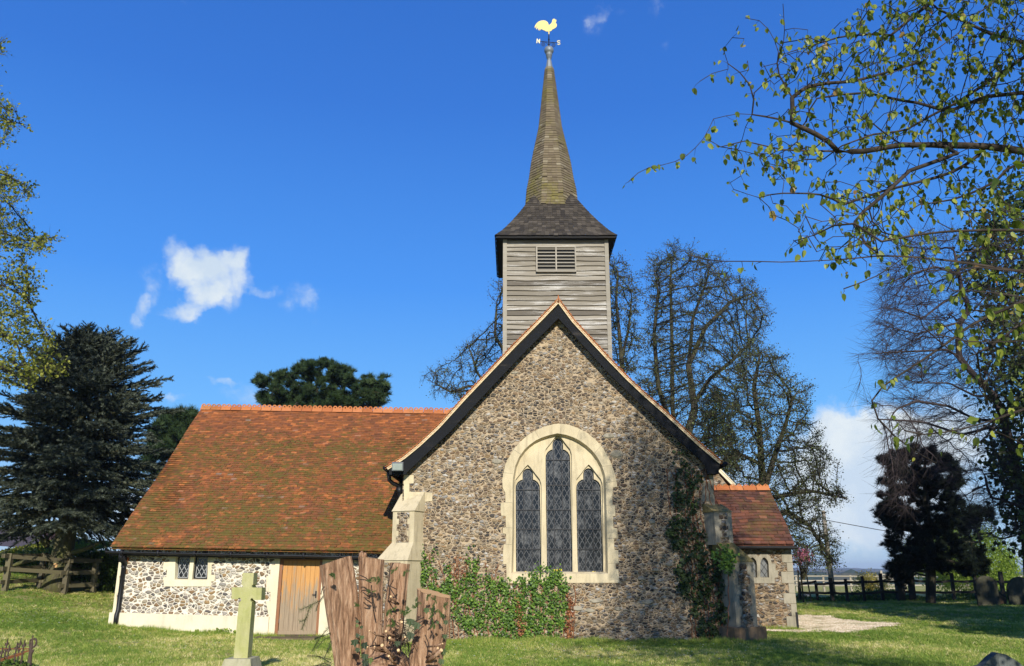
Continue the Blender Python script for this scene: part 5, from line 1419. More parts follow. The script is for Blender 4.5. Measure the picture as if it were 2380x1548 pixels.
# ---------------------------------------------------------------- bare beech and ivy clad trunk on the right
def LB(pts, Y): 
    n = len(pts); Y = Y if hasattr(Y,'__len__') else (Y,Y)
    return [P('lo',x,y,Y[0]+(Y[1]-Y[0])*i/(n-1)) for i,(x,y) in enumerate(pts)]
bs = [seed([(2395,1415),(2388,1300),(2378,1180),(2362,1085)],[31]*4)]
bs += [[bs[0][-1]]+LB([(1830,1200),(1750,1000),(1600,850),(1480,700),(1470,560),(1485,430),(1550,350),(1545,280),(1500,200),(1480,60),(1440,-120)],(31.0,29.5)),
   LB([(1600,850),(1400,640),(1200,470),(1150,300)],(30.4,28.0)), LB([(1480,700),(1380,640),(1250,650),(1000,660),(700,680)],(30.1,27.2)),
   LB([(1485,430),(1300,480),(1150,520),(950,470),(850,440)],(30.0,28.0)), LB([(1500,200),(1350,280),(1200,400),(1000,330),(880,320)],(29.7,27.2)),
   LB([(1750,1000),(1600,1000),(1400,900),(1150,900)],(31.0,28.0)), LB([(1830,1200),(1600,1180),(1400,1080),(1150,1040),(1000,1100)],(31.0,28.0)),
   LB([(1900,1250),(1700,1250),(1500,1300),(1200,1200),(850,1180)],(31.0,28.8)), LB([(1480,60),(1300,0),(1100,60),(950,120)],(29.5,28.0)),
   [bs[0][2]]+[P('rb',x,y,30.2) for x,y in [(1500,600),(1370,560),(1330,560),(1290,430),(1270,320),(1230,285),(1100,300),(1040,310)]],
   [bs[0][1]]+[P('rb',x,y,30.0) for x,y in [(1651,880),(1550,930),(1400,965),(1340,910),(1230,895)]],
   [P('rb',x,y,30.1) for x,y in [(1340,560),(1360,650),(1500,580)]], [P('rb',x,y,30.1) for x,y in [(1290,430),(1180,480),(1080,540)]], [P('rb',x,y,30.1) for x,y in [(1270,330),(1400,320),(1400,150),(1330,60)]],
   [P('rb',x,y,30.0) for x,y in [(1340,910),(1400,1020),(1450,1120),(1560,1140)]], [P('rb',x,y,30.0) for x,y in [(1500,950),(1600,800),(1500,680)]]]
pBe = [(2230,540),(2150,520),(2090,565),(2040,620),(2040,700),(2030,800),(2060,900),(2070,960),(2090,1050),(2150,1080),(2200,1120),(2230,1150),(2250,1230),(2330,1260),(2400,1260),(2400,540)]
pF1 = [(2090,600),(2060,660),(2040,760),(2060,830),(2150,900),(2180,700)]
A_ = np.concatenate([att(pBe,1300,27.2,34.0), att(pF1,450,27.0,30.2), att([(2000,830),(2100,800),(2100,850)],25,27.2,28.8), att([(2000,890),(2040,960),(2090,1060),(2100,1000)],40,27.2,28.8),att([(2040,1080),(2110,1060),(2130,1200),(2060,1150)],60,27.2,29.5)])
t_, Pb, pb, rb_, pos, d, L = tree('beech_tree', ground_under(bs[0][0]), 'leafless beech with a fan of fine purplish twigs and one S bent limb', 'tree', bs, A_, .25,.31,2.5, .0095,'bark_beech',None,0,0,.95,5,.0045, trop=(-.10,0,-.06), rmax=.42, twlean=(-.55,0,-.12), rthr=.025)
b = MB()
def blob_leaves(poly, n, Y0, Y1, size, clump=None, m='leaf_dark'):
    u,v = sample(poly, n); Y = RS.uniform(Y0,Y1,n); return WV(u,v,Y)
pI = [(2300,440),(2330,420),(2420,400),(2420,1290),(2360,1260),(2330,1100),(2300,1060),(2320,960),(2280,880),(2300,780),(2260,640),(2240,560)]
n = 7000; cen = blob_leaves(pI, 260, 29.8, 31.8, 1); k = RS.randint(0,len(cen),n)
pos = cen[k]+RS.normal(0,.34,(n,3)); ivt = empty('ivy', ground_under(bs[0][0]), 'dark ivy wrapping the trunk and limbs at the right edge', 'ivy')
leaves(b, pos, .20, RS.normal(0,.7,(n,3))+np.array([0,-.4,-.5]), wide=1.2); b.build('foliage', M['leaf_dark'], ivt)
b = MB()
for q in range(2):
    a = q*.8; b.tube([[bs[0][0][0]+.27*math.cos(a),31+.27*math.sin(a),-.05+.0],[bs[0][2][0]+.24*math.cos(a+.4),31+.24*math.sin(a+.4),3.5],[bs[0][3][0]+.2*math.cos(a+.9),31+.2*math.sin(a+.9),5.5]],.02,5)
b.build('stem', M['bark_dark'], ivt)
# unseen evergreens added outside the frame to shade the right side of the yard
def shade_tree(x, y, h, r, label, n=5200, ls=.42, z0=2.0, sq=1.0):
    o = empty('added_evergreen', (x,y,float(H(x,y))), label, 'tree', 'evergreens added out of frame for shade')
    b = MB(); b.tube([[x,y,-.1],[x+.2,y,h*.4],[x,y,h*.92]],[.35,.25,.05],9)
    for k in range(22):
        a = k*2.4; zz = z0+(h-z0)*(k/22.); L = r*math.sqrt(max(.05,1-((zz-h*.5)/(h*.55))**2)); b.tube([[x,y,zz],[x+math.cos(a)*L*.8,y+math.sin(a)*L*.8,zz+.6]],[.09,.03],5)
    b.build('trunk', M['bark_dark'], o)
    p = RS.normal(0,1,(n,3)); p = nrmz(p)*(RS.rand(n)**.4)[:,None]; c = RS.uniform(-1,1,(40,3)); 
    pos = np.array([x,y,(h+z0)/2])+p*np.array([r,r,(h-z0)/2])
    b = MB(); leaves(b, pos, ls, wide=1.2); b.build('crown', M['leaf_dark'], o)
shade_tree(19.5,14,15.5,4.2,'dense tall evergreen added out of frame for shade, nearest the right edge',7200)
shade_tree(27,18,15,4.6,'dense round evergreen added out of frame for shade, middle of the three',4600)
shade_tree(16.5,8,9.5,2.6,'smaller evergreen added out of frame for shade, closest to the camera',3000)

# ---------------------------------------------------------------- ivy on the chancel
from mathutils import noise as mnoise
def ivy(name, label, loc, parts, stems, leafm, Y=YG, size=.047, depth=.04, thr=.0):
    o = empty(name, loc, label, 'ivy')
    b = MB()
    for poly, n in parts:
        u, v = sample(poly, n)
        # clumpy density
        f = np.array([mnoise.noise(Vector((a_/13.,b_/26.,Y)))*1.3+mnoise.noise(Vector((a_/5.,b_/7.,3.)))*.7 for a_,b_ in zip(u,v)])
        u = u+RS.normal(0,4,n); v = v+RS.normal(0,5,n); keep = f > thr+RS.normal(0,.10,n)
        u, v = u[keep], v[keep]; m = len(u)
        out = np.abs(RS.normal(0,depth,m))*(0.6+.6*(f[keep] > 0)); y = Y-.02-out
        pos = WV(u,v,y); d = RS.normal(0,.45,(m,3))+np.array([0,-.25,-.75])
        s = size*RS.uniform(.5,1.25,m)
        d = nrmz(d); nn = nrmz(np.array([0,-1,.45])+RS.normal(0,.45,(m,3))); xx = nrmz(np.cross(d,nn)); yy2 = np.cross(xx,d)
        Bm = np.stack([xx*s[:,None]*1.1, yy2*s[:,None], d*s[:,None]],1)
        LV = np.array([[0,0,0],[.5,.0,.15],[.42,-.08,.6],[0,.0,1.],[-.42,-.08,.6],[-.5,.0,.15]]); LF = np.array([[0,1,2],[0,2,3],[0,3,4],[0,4,5]])
        b.inst(LV, LF, pos, Bm, np.clip(RS.rand(m)*.8+.2*(out/.2),0,1))
    b.build('foliage', M[leafm], o)
    b = MB()
    for s_ in stems:
        pts = [W(u,v,Y-.015) for u,v in s_]; pts = resample(pts,.08); pts = [p+np.array([random.uniform(-.02,.02),0,0]) for p in pts]
        b.tube(pts, [.011]*len(pts), 5, cap=False)
    b.build('stem', M['ivy_stem'], o)
    return o
G1 = [([(1045,1370),(1070,1335),(1100,1345),(1130,1325),(1160,1345),(1185,1350),(1200,1380),(1215,1440),(1245,1488),(1120,1490),(1085,1470),(1055,1430)],5200),
      ([(1180,1360),(1215,1340),(1235,1345),(1265,1338),(1300,1332),(1318,1360),(1318,1400),(1310,1460),(1300,1492),(1180,1490)],5600),
      ([(958,1290),(980,1272),(990,1300),(995,1360),(1020,1370),(1050,1350),(1060,1380),(1010,1420),(970,1400),(960,1350)],1900),
      ([(1000,1282),(1010,1265),(1016,1300),(1012,1360),(998,1370)],330), ([(1085,1290),(1096,1270),(1108,1300),(1110,1345),(1090,1345)],420),
      ([(1030,1330),(1042,1310),(1050,1345),(1040,1370)],200), ([(1215,1345),(1240,1315),(1262,1318),(1300,1318),(1320,1345),(1300,1370)],700)]
S1 = [[(x,1488),(x+random.uniform(-8,8),1430),(x+random.uniform(-12,12),1390),(x+random.uniform(-16,16),random.uniform(1290,1345) if x < 1165 else 1362)] for x in range(968,1335,11)]
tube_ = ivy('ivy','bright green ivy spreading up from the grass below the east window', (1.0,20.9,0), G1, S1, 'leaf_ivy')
# dead ivy runners
b = MB(); pd = [(1318,1380),(1335,1400),(1330,1485),(1312,1490)]
u,v = sample(pd,260); leaves(b, WV(u,v,YG-.03-RS.rand(260)*.04), .06)
u,v = sample([(1040,1290),(1090,1300),(1090,1340),(1040,1345)],120); leaves(b, WV(u,v,YG-.03-RS.rand(120)*.03), .05)
u,v = sample([(1195,1385),(1210,1385),(1220,1480),(1205,1480)],160); leaves(b, WV(u,v,YG-.08-RS.rand(160)*.05), .05)
b2 = b.build('dead_leaves', M['leaf_dead'], tube_)
G2 = [([(1572,1090),(1600,1075),(1625,1090),(1628,1120),(1620,1180),(1630,1230),(1660,1260),(1690,1300),(1700,1360),(1695,1440),(1670,1485),(1625,1480),(1600,1400),(1575,1340),(1590,1290),(1560,1230),(1575,1180),(1565,1130)],3400),
      ([(1545,1205),(1575,1215),(1580,1280),(1560,1270)],300), ([(1560,1285),(1590,1310),(1610,1400),(1580,1380)],420), ([(1550,1000),(1580,1010),(1600,1070),(1570,1080)],60)]
S2 = [[(x,1485),(x-6,1400),(x-20,1300),(x-40+random.uniform(-15,15),1180),(x-52+random.uniform(-15,15),1090)] for x in range(1610,1700,8)]
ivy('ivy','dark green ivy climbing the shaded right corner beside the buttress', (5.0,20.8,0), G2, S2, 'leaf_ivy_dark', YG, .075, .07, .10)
iv3 = ivy('ivy','small leafy ivy spray on the lower slope of the right buttress', (5.2,20.4,0), [([(1655,1275),(1680,1262),(1700,1275),(1708,1300),(1700,1330),(1670,1330)],620)], [[(1690,1480),(1695,1400),(1690,1300)]], 'leaf_ivy', 20.35, .065, .05)
# ---------------------------------------------------------------- stone cross
YC = 13.6
cb_ = P('cr',470,1430,YC)
cross = empty('stone_cross', (cb_[0],YC,float(H(cb_[0],YC))), 'mossy green stone cross grave marker on a block base, standing on the lawn', 'grave marker')
def cq(x,y): return P('cr',x,y,YC)
def mirror_pts(pts): return pts
oc = PL('cr', [(372,1432),(455,640),(482,590),(483,565),(470,553),(450,552),(438,562),(436,572),(342,568),(352,400),(505,398),(512,385),(500,372),(488,352),(510,188),(668,190),(664,370),(642,378),(640,395),(660,405),(785,404),(776,583),(660,585),(655,570),(640,560),(622,566),(620,590),(640,620),(612,645),(578,1436)], YC)
oc = PL('cr', [(372,1432),(448,640),(458,612),(480,600),(484,575),(468,552),(446,553),(436,570),(340,568),(350,400),(500,398),(513,388),(500,366),(486,355),(508,188),(668,190),(656,360),(638,372),(640,396),(660,405),(785,404),(776,583),(664,585),(655,565),(636,555),(618,572),(622,600),(640,612),(575,1436)], YC)
b = MB(); b.plate(oc, [], YC-.0, YC+.21)
b.build('cross_shaft', M['mossy_stone'], cross)
b = MB(); zt_ = P('cr',470,1432,YC)[2]; xa = P('cr',250,1436,YC-.1)[0]; xb = P('cr',628,1440,YC-.1)[0]; zb_ = -.05
lo = [[xa-.10,YC-.22,zb_],[xb+.08,YC-.22,zb_],[xb+.08,YC+.43,zb_],[xa-.10,YC+.43,zb_]]; hi = [[xa,YC-.13,zt_],[xb,YC-.13,zt_],[xb,YC+.34,zt_],[xa,YC+.34,zt_]]
hexa(b, lo, hi); b.build('cross_base', M['base_stone'], cross)
# ---------------------------------------------------------------- yew stump, four cut stems
YS = 9.0
sc_ = P('st',850,1500,YS)
stump = empty('tree_stump', (sc_[0],YS,0), 'yew stump of four tall sawn off trunks with reddish flaking bark', 'tree stump')
def trunk(L, Rr, Yc, tilt, back, label):
    """L/R: left and right edge points in the zoom, same count, top first"""
    rows = 60; seg = 96
    yl = np.array([p[1] for p in L]); 
    A = np.array([P('st',x,y,Yc) for x,y in L]); Bq = np.array([P('st',x,y,Yc) for x,y in Rr])
    # extend to ground
    dz = (A[-1][2]); 
    dirA = (A[-1]-A[-2]); dirB = (Bq[-1]-Bq[-2])
    A = np.vstack([A, A[-1]+dirA*(A[-1][2]/-dirA[2]+.05)*.9+np.array([-.04,0,0])]); Bq = np.vstack([Bq, Bq[-1]+dirB*(Bq[-1][2]/-dirB[2]+.05)*.9+np.array([.04,0,0])])
    A[-1][2] = -.05; Bq[-1][2] = -.05
    t_ = np.linspace(0,1,rows)
    k = np.linspace(0,1,len(A))
    zA = np.interp(t_,k,A[:,2]); zB = np.interp(t_,k,Bq[:,2]); xA = np.interp(t_,k,A[:,0]); xB = np.interp(t_,k,Bq[:,0])
    V = []
    ph = random.uniform(0,10)
    for i in range(rows):
        cx_ = (xA[i]+xB[i])/2; r = (xB[i]-xA[i])/2; zc_ = (zA[i]+zB[i])/2; sl = (zB[i]-zA[i])/2
        f = i/(rows-1)
        for j in range(seg):
            a = j*2*math.pi/seg; h = zc_
            flute = 1+.05*math.sin(a*5+ph+h*1.3)+.035*math.sin(a*9+ph*2-h*2.1)+.022*math.sin(a*17+h*3+ph)+.02*mnoise.noise(Vector((math.cos(a)*9+ph,math.sin(a)*9,h*3)))
            rr_ = r*flute
            yoff = -math.sin(a)*rr_*.92
            zz2 = zc_+math.cos(a)*sl+ (yoff*tilt if i < 3 else yoff*tilt*max(0,1-f*3))
            V.append([cx_+math.cos(a)*rr_, Yc+back*(1-f)+yoff, zz2])
    F = [[i*seg+j,i*seg+(j+1)%seg,(i+1)*seg+(j+1)%seg,(i+1)*seg+j] for i in range(rows-1) for j in range(seg)]
    b = MB(); b.add(V,F,.5); o = b.build('trunk', M['bark_yew'], stump, True); 
    if label: o['label'] = label
    b = MB(); c_ = np.mean(np.array(V[:seg]),0); ring = [list(np.array(v)*1+np.array([0,0,.002])) for v in V[:seg]]
    ring2 = [list(c_+(np.array(v)-c_)*.9+np.array([0,0,.004])) for v in V[:seg]]
    b.add(ring+ring2+[list(c_+np.array([0,0,.004]))], [[j,(j+1)%seg,seg+(j+1)%seg,seg+j] for j in range(seg)]+[[seg+j,seg+(j+1)%seg,2*seg] for j in range(seg)],.5)
    b.build('sawn_top', M['cut_wood'], o)
    return o
trunk([(72,285),(105,500),(150,800),(200,1150),(262,1548)],[(455,153),(490,350),(530,620),(558,1000),(580,1548)],9.0,.0,0,'thick leftmost trunk leaning out, its top sawn at a slant')
trunk([(568,160),(562,500),(556,800),(580,1150),(600,1548)],[(886,205),(865,500),(858,760),(850,1100),(860,1548)],9.05,.0,0,'second trunk with a splinter standing on its top')
trunk([(958,235),(925,500),(885,760),(865,1050),(840,1548)],[(1200,258),(1180,450),(1155,720),(1120,1000),(1060,1548)],9.25,.0,.05,'third, slimmer trunk further back')
trunk([(1300,570),(1302,800),(1290,1000),(1230,1280),(1180,1548)],[(1722,680),(1710,900),(1690,1050),(1640,1300),(1590,1548)],9.0,.10,0,'short rightmost trunk with bright sawn face')
# low joined bole (mostly below the picture)
b = MB(); 
pts = [P('st',900,1300,9.12),P('st',880,1548,9.1)]; pts.append(np.array([pts[1][0],9.1,-.05]))
b.tube(pts,[.12,.34,.55],20); b.build('bole', M['bark_yew'], stump, True)
b = MB(); a_ = P('st',600,150,9.05)
b.tube([a_+np.array([0,0,-.08]),P('st',596,120,9.05),P('st',602,85,9.05)],[.035,.03,.006],7); b.tube([P('st',640,170,9.05),P('st',640,110,9.03)],[.03,.01],6)
b.build('splinter', M['bark_yew'], stump, True)
# sawn side shoots, each with pale cut end
def shoot(p0, p1, y0, y1, r, end=True):
    a = P('st',*p0,y0); c = P('st',*p1,y1); b = MB(); m_ = (a+c)/2+np.array([0,0,-.01]); b.tube([a,m_,c],[r*1.25,r*1.05,r],8); o = b.build('side_shoot', M['bark_yew'], stump, True)
    if end:
        d = (c-a)/np.linalg.norm(c-a); b = MB(); b.tube([c-d*.002,c+d*.003],r*.96,10); b.build('cut_end', M['cut_wood_pale'], o)
for q in [((1010,1440),(855,1285),8.85,8.62,.017),((1050,1240),(950,1190),8.85,8.65,.013),((1075,1200),(1102,990),8.85,8.68,.014),((1040,1170),(905,1105),8.85,8.62,.013),((1070,1370),(1060,1345),8.8,8.55,.014),
      ((1060,760),(965,665),9.05,8.85,.011),((1430,1490),(1605,1345),8.72,8.55,.017),((1420,1440),(1560,1320),8.75,8.6,.011),((1080,1180),(1092,950),8.9,8.75,.010),((1010,1000),(955,940),8.95,8.8,.010),
      ((880,1180),(695,1100),8.85,8.6,.007),((900,1370),(672,1305),8.85,8.55,.007),((1080,1230),(1145,1180),8.85,8.7,.009),((1450,1300),(1620,1262),8.75,8.6,.008),((880,1340),(760,1300),8.8,8.62,.007),((1020,1520),(940,1420),8.8,8.6,.012)]:
    shoot(*q)
b = MB()
for q in [[(570,450),(640,455),(720,495)],[(575,395),(650,430),(690,470)],[(635,560),(690,600),(720,620)],[(620,680),(700,690),(690,670),(610,610)],[(720,520),(728,640),(760,790),(770,830)],[(1000,240),(950,330),(945,430),(930,520),(1040,575)],[(930,520),(1000,630),(1045,700)],
          [(130,540),(95,570),(80,640)],[(1200,1548),(1195,1350),(1170,1200)],[(1230,1000),(1340,950),(1390,930)],[(1280,1020),(1385,970)],[(720,1290),(780,1170),(760,1110)],[(1430,1400),(1440,1250),(1400,1150)],[(740,700),(760,820),(775,860)],[(1130,870),(1125,1000),(1150,1150)]]:
    yy_ = 8.72 if q[0][0] > 500 else 8.85
    b.tube([P('st',x,y,yy_ if x < 900 or x > 1250 else 8.85) for x,y in q],.0055,5)
for _ in range(200):
    x = random.gauss(1080,85); y = random.gauss(1180,130); a = P('st',x,y,8.82+random.uniform(-.08,.1)); d_ = RS.normal(0,.06,3); b.tube([a,a+d_*.6+np.array([0,-.01,0]),a+d_+np.array([0,0,-.02])],.0028,3)
b.build('dry_twigs', M['bark_twig'], stump)
b = MB()
def feather(x,y,s,Y,dirx,n=22,name=None):
    base = P('st',x,y,Y); 
    for k in range(n):
        f = k/n; c = base+np.array([dirx[0]*f,0,dirx[1]*f])*s
        for sd in (-1,1):
            dd = np.array([dirx[0]*.5-dirx[1]*sd*.6, random.uniform(-.5,.1), dirx[1]*.5+dirx[0]*sd*.6])*.032*(1.1-f*.6)
            w_ = np.array([0,.0028,.0028]); b.add([c-w_,c+w_,c+dd],[[0,1,2]],random.random())
for x,y in [(185,385),(250,390),(1010,335),(700,460),(770,430),(830,455),(720,600),(560,775),(1425,660),(1525,700),(1150,350),(980,830),(940,850),(1200,830),(1180,870),(1640,790),(1620,880),(1500,800),(1510,860),(1490,920),(1290,740),(1290,800),(1510,1020),(970,1040),(1010,1010),(1130,850)]:
    for k in range(3): 
        a = random.uniform(0,6.28); feather(x+random.uniform(-12,12),y+random.uniform(-10,10),.045,8.62,(math.cos(a),math.sin(a)),9)
b.build('needle_sprigs', M['leaf_yew'], stump)
for x,y,s_ in [(505,1260,.075),(620,1300,.07),(550,1350,.05),(640,1520,.07),(690,1490,.065),(555,1170,.045),(600,1190,.045),(550,990,.035),(545,1040,.035),(590,1060,.035),(1215,1000,.08),(1310,1050,.08),(1225,1175,.08),(1420,850,.06),(640,1440,.07),(1560,1000,.03),(1050,1270,.06),(1660,1000,.05),(1650,1180,.05),(1620,1380,.06),(1610,1500,.06)]:
    c = P('st',x,y,8.60); LV = np.array([[0,0,0],[.55,0,.1],[.38,-.1,.42],[.6,-.02,.62],[.2,-.05,.66],[0,.0,1.05],[-.2,-.05,.66],[-.6,-.02,.62],[-.38,-.1,.42],[-.55,0,.1]])
    LF = np.array([[0,i,i+1] for i in range(1,9)]); a = random.uniform(-.6,.6)
    B = np.array([[[math.cos(a),-.1,math.sin(a)],[0,1,.1],[math.sin(a),-.15,-math.cos(a)]]])*s_
    b = MB(); b.inst(LV,LF,np.array([c+np.array([0,0,s_*.5])]),B)
    b.build('ivy_leaf', M['leaf_ivy_dark'], stump)
# yew sprays left of the stump
ys = empty('yew_shoots', (P('cr',1700,1500,9.1)[0],9.1,0), 'feathery dark green yew shoots growing out left of the stump', 'shrub')
b = MB(); bl = MB()
sprays = [[(1700,500),(1640,590),(1500,660),(1340,730)],[(1500,650),(1440,820),(1370,1010)],[(1440,830),(1410,880),(1340,900)],[(1640,580),(1590,680),(1580,740)],[(1789,960),(1700,1050),(1620,1150),(1520,1330)],[(1789,1120),(1690,1160),(1580,1290)],[(1789,1060),(1700,1100),(1570,1150)],[(1789,1450),(1650,1420),(1590,1400),(1450,1400)],[(1789,1500),(1700,1450),(1620,1400)],[(1789,1548),(1650,1540),(1520,1548)],[(1789,1250),(1740,1330),(1700,1420)],[(1789,1180),(1760,1280),(1740,1340)],[(1789,1548),(1700,1500),(1560,1548)]]
for q in sprays:
    pts = resample([P('cr',x,y,9.0+random.uniform(-.15,.15)) for x,y in q],.014); b.tube(pts,.003,4,cap=False)
    for k,p in enumerate(pts):
        d_ = (pts[min(k+1,len(pts)-1)]-pts[max(0,k-1)]); d_ /= np.linalg.norm(d_)+1e-9; nn = np.array([-d_[2],0,d_[0]])
        for sd in (-1,1):
            for rep in range(2):
                tipv = d_*.012+nn*sd*.03*random.uniform(.6,1.2)+np.array([0,random.uniform(-.02,.02),random.uniform(-.012,.004)]); w_ = d_*.0028
                bl.add([p-w_,p+w_,p+tipv],[[0,1,2]],random.random())
b.build('stem', M['bark_twig'], ys); bl.build('foliage', M['leaf_yew'], ys)

# ---------------------------------------------------------------- iron grave railing bottom left
YR = 11.5
rl = empty('grave_railing', (P('ri',500,1548,YR)[0],YR,float(H(-6.8,YR))), 'rusty wrought iron grave railing with spear heads in the bottom left corner', 'railing')
def rp(x,y,Y=YR): return P('ri',x,y,Y)
def finial(x,y,s,big=False,Y=YR,par=rl):
    """fleur spear with foot on the rail at x,y"""
    b = MB(); k = s
    base = rp(x,y,Y); mpx = (rp(x+100,y,Y)[0]-base[0])/100
    L = lambda pts: [[base[0]+px*mpx*k, Y, base[2]+py*mpx*k] for px,py in pts]
    b.plate(L([(-14,0),(14,0),(12,110),(30,160),(52,165),(70,230),(60,250),(42,205),(28,195),(38,260),(20,330),(10,400),(0,330),(-12,260),(-16,195),(-35,200),(-50,240),(-68,215),(-48,150),(-20,140)]), [], Y-.008, Y+.008)
    b.tube(L([(0,-500),(0,30)]), .012, 6); b.tube(L([(-1,-30),(0,30)]),.022,8)
    return b.build('spear_head' if not big else 'end_spear', M['rusty_iron'], par)
for x,y in [(20,1330),(225,1265),(450,1200),(670,1130)]: finial(x,y,.86)
# large scrolled end standard
b = MB(); sx_ = lambda pts,Y=YR: [rp(x,y,Y) for x,y in pts]
b.tube(sx_([(860,1548),(880,1300),(905,1060),(940,860),(970,640)]),[.028,.026,.02,.014,.006],8)
b.tube(sx_([(905,1060),(870,950),(880,820),(905,775),(950,770)]),.012,6); b.tube(sx_([(925,1000),(1000,980),(1050,920),(1070,820),(1050,750),(1010,740),(990,770)]),.012,6)
b.tube(sx_([(960,1060),(960,1120),(900,1200),(880,1280)]),.016,6)
b.build('end_standard', M['rusty_iron'], rl)
b = MB(); b.bar(rp(-60,1380),rp(870,1090),.03,.018); b.bar(rp(-60,1410),rp(700,1170),.012,.03); b.build('rail', M['rust_rail'], rl)
for x,y in [(170,1010),(560,1010)]: finial(x,y+60,.8,Y=YR+1.0)
b = MB(); b.bar(rp(-60,1040,YR+1.),rp(860,1040,YR+1.),.02,.014); b.bar(rp(850,1085,YR),rp(860,1040,YR+1.),.02,.014); b.build('rail', M['rust_rail'], rl)
wd = empty('bramble', (rp(300,1548)[0],YR+.2,.05), 'dark weeds growing inside the rusty railing', 'weeds')
b = MB(); U_ = RS.uniform(0,1040,900); V2 = 1548+60-RS.rand(900)**1.6*290*np.clip(1.1-U_/1150,.2,1); pos = np.array([P('ri',x,y,YR+random.uniform(-.1,.9)) for x,y in zip(U_,V2)]); leaves(b,pos,.05); b.build('foliage', M['leaf_hedge'], wd)
# ---------------------------------------------------------------- headstones
def headstone(u0,u1,vt,Y,prof,label,mat,thick=.1,zb=None,slant=0):
    x0 = W(u0,vt,Y)[0]; x1 = W(u1,vt,Y)[0]; zt = W((u0+u1)/2,vt,Y)[2]; zb = float(H((x0+x1)/2,Y))-.1
    w = x1-x0; pts = [[x0+w*a,Y,zt-(1-h_)*w] for a,h_ in prof]
    o = empty('headstone', ((x0+x1)/2,Y,zb+.1), label, 'headstone', 'old headstones on the right')
    b = MB(); b.plate([[x0,Y,zb]]+pts+[[x1,Y,zb]], [], Y-thick/2, Y+thick/2); s_ = b.build('slab', M[mat], o); return o
headstone(2255,2382,1516,9.8,[(0,.62),(.04,.75),(.15,.78),(.32,.92),(.45,1.0),(.6,.97),(.8,.84),(.95,.70),(1,.6)],'grey headstone top poking up in the bottom right corner','slate_stone',.12)
c0 = G(2285,1402)
headstone(2263,2313,1338,37.0,[(0,.72),(.04,.8),(.12,.86),(.3,.97),(.5,1.),(.7,.97),(.88,.86),(.96,.8),(1,.72)],'tall lichened headstone with shouldered top against the rail fence','dark_stone')
headstone(2336,2398,1340,37.4,[(0,.6),(.05,.72),(.15,.85),(.3,.95),(.5,1.),(.7,.95),(.85,.85),(.95,.72),(1,.6)],'wide round topped headstone at the far right edge','dark_stone')
headstone(2312,2336,1383,37.8,[(0,.5),(.1,.75),(.3,.93),(.5,1.),(.7,.93),(.9,.75),(1,.5)],'low round headstone between the two dark ones','brown_stone')
# ---------------------------------------------------------------- rail fences
fe = empty('rail_fence', (14,42,.1), 'dark post and rail fence across the back of the lawn', 'fence')
YFn = 42.0
def fx(x): return P('fr',x,350,YFn)[0]
posts = [(130,.9,.12),(300,.85,.12),(450,1.12,.16),(600,1.1,.12),(770,1.2,.12),(955,1.3,.14),(1135,1.5,.34),(1255,1.55,.26),(1460,1.15,.14),(1670,1.3,.14),(1900,1.2,.14),(2165,1.4,.17),(2420,1.2,.14)]
for x,h_,w_ in posts:
    X_ = fx(x); z_ = float(H(X_,YFn)); b = MB(); b.box((X_,YFn,z_+h_/2-.1),(w_,w_*.8,h_+.2),Matrix.Rotation(random.uniform(-.03,.03),3,'Y')); b.build('post', M['fence_dark'], fe)
for (x0,h0,_),(x1,h1_,_) in zip(posts[:-1],posts[1:]):
    for hz in (.42,.92):
        a = fx(x0); c = fx(x1); b = MB(); za = float(H(a,YFn))+hz+random.uniform(-.03,.03); zc_ = float(H(c,YFn))+hz+random.uniform(-.03,.03)
        if hz > .5 and h0 < 1: za -= .15
        pts = [[a,YFn-.09,za],[(a+c)/2,YFn-.09,(za+zc_)/2-.03],[c,YFn-.09,zc_]]
        b.bar(pts[0],pts[1],.05,.11); b.bar(pts[1],pts[2],.05,.11); b.build('rail', M['fence_dark'], fe)
f2 = empty('rail_fence', (22,60,.1), 'pale weathered rail fence in the sunny field beyond the dark one', 'fence')
for k in range(17):
    X_ = 18+k*1.9; b = MB(); b.box((X_,60,.12+.55),(.13,.1,1.15)); b.build('post', M['fence_pale'], f2)
for k in range(16):
    for hz in (.45,.75,1.05):
        b = MB(); b.bar((18+k*1.9,59.9,.12+hz+random.uniform(-.03,.03)),(18+k*1.9+1.9,59.9,.12+hz+random.uniform(-.03,.03)),.04,.08); b.build('rail', M['fence_pale'], f2)
gt = empty('field_gate', (25.,58,.1), 'pale five bar field gate seen through the dark fence', 'gate'); b = MB()
gx_ = P('fr',965,340,58)[0]; gx1_ = P('fr',1120,340,58)[0]
for z_ in (.3,.5,.72,.95,1.2): b.bar((gx_,58,.1+z_),(gx1_,58,.1+z_),.04,.07)
b.bar((gx_,57.97,.4),(gx1_,57.97,1.25),.04,.06); b.bar(((gx_+gx1_)/2,57.97,1.25),(gx1_,57.97,.4),.04,.06); b.build('bars', M['fence_pale'], gt)
for x_ in (gx_,gx1_): b = MB(); b.box((x_,58,.8),(.14,.12,1.5)); b.build('post', M['fence_pale'], gt)
pf = empty('paddock_fence', G(135,1378), 'mossy timber post and rail pen around the cedar trunk', 'fence')
PB = [G(*uv('fe',75,1180)), G(*uv('fe',1058,1232)), G(*uv('fe',1528,1212)), G(*uv('fe',645,1135))]
PB[2][1] += 0
Ht = 1.12
for p in PB: b = MB(); b.box((p[0],p[1],p[2]+Ht/2-.1),(.15,.15,Ht+.2),Matrix.Rotation(random.uniform(-.02,.02),3,'Y')); b.build('post', M['fence_timber'], pf)
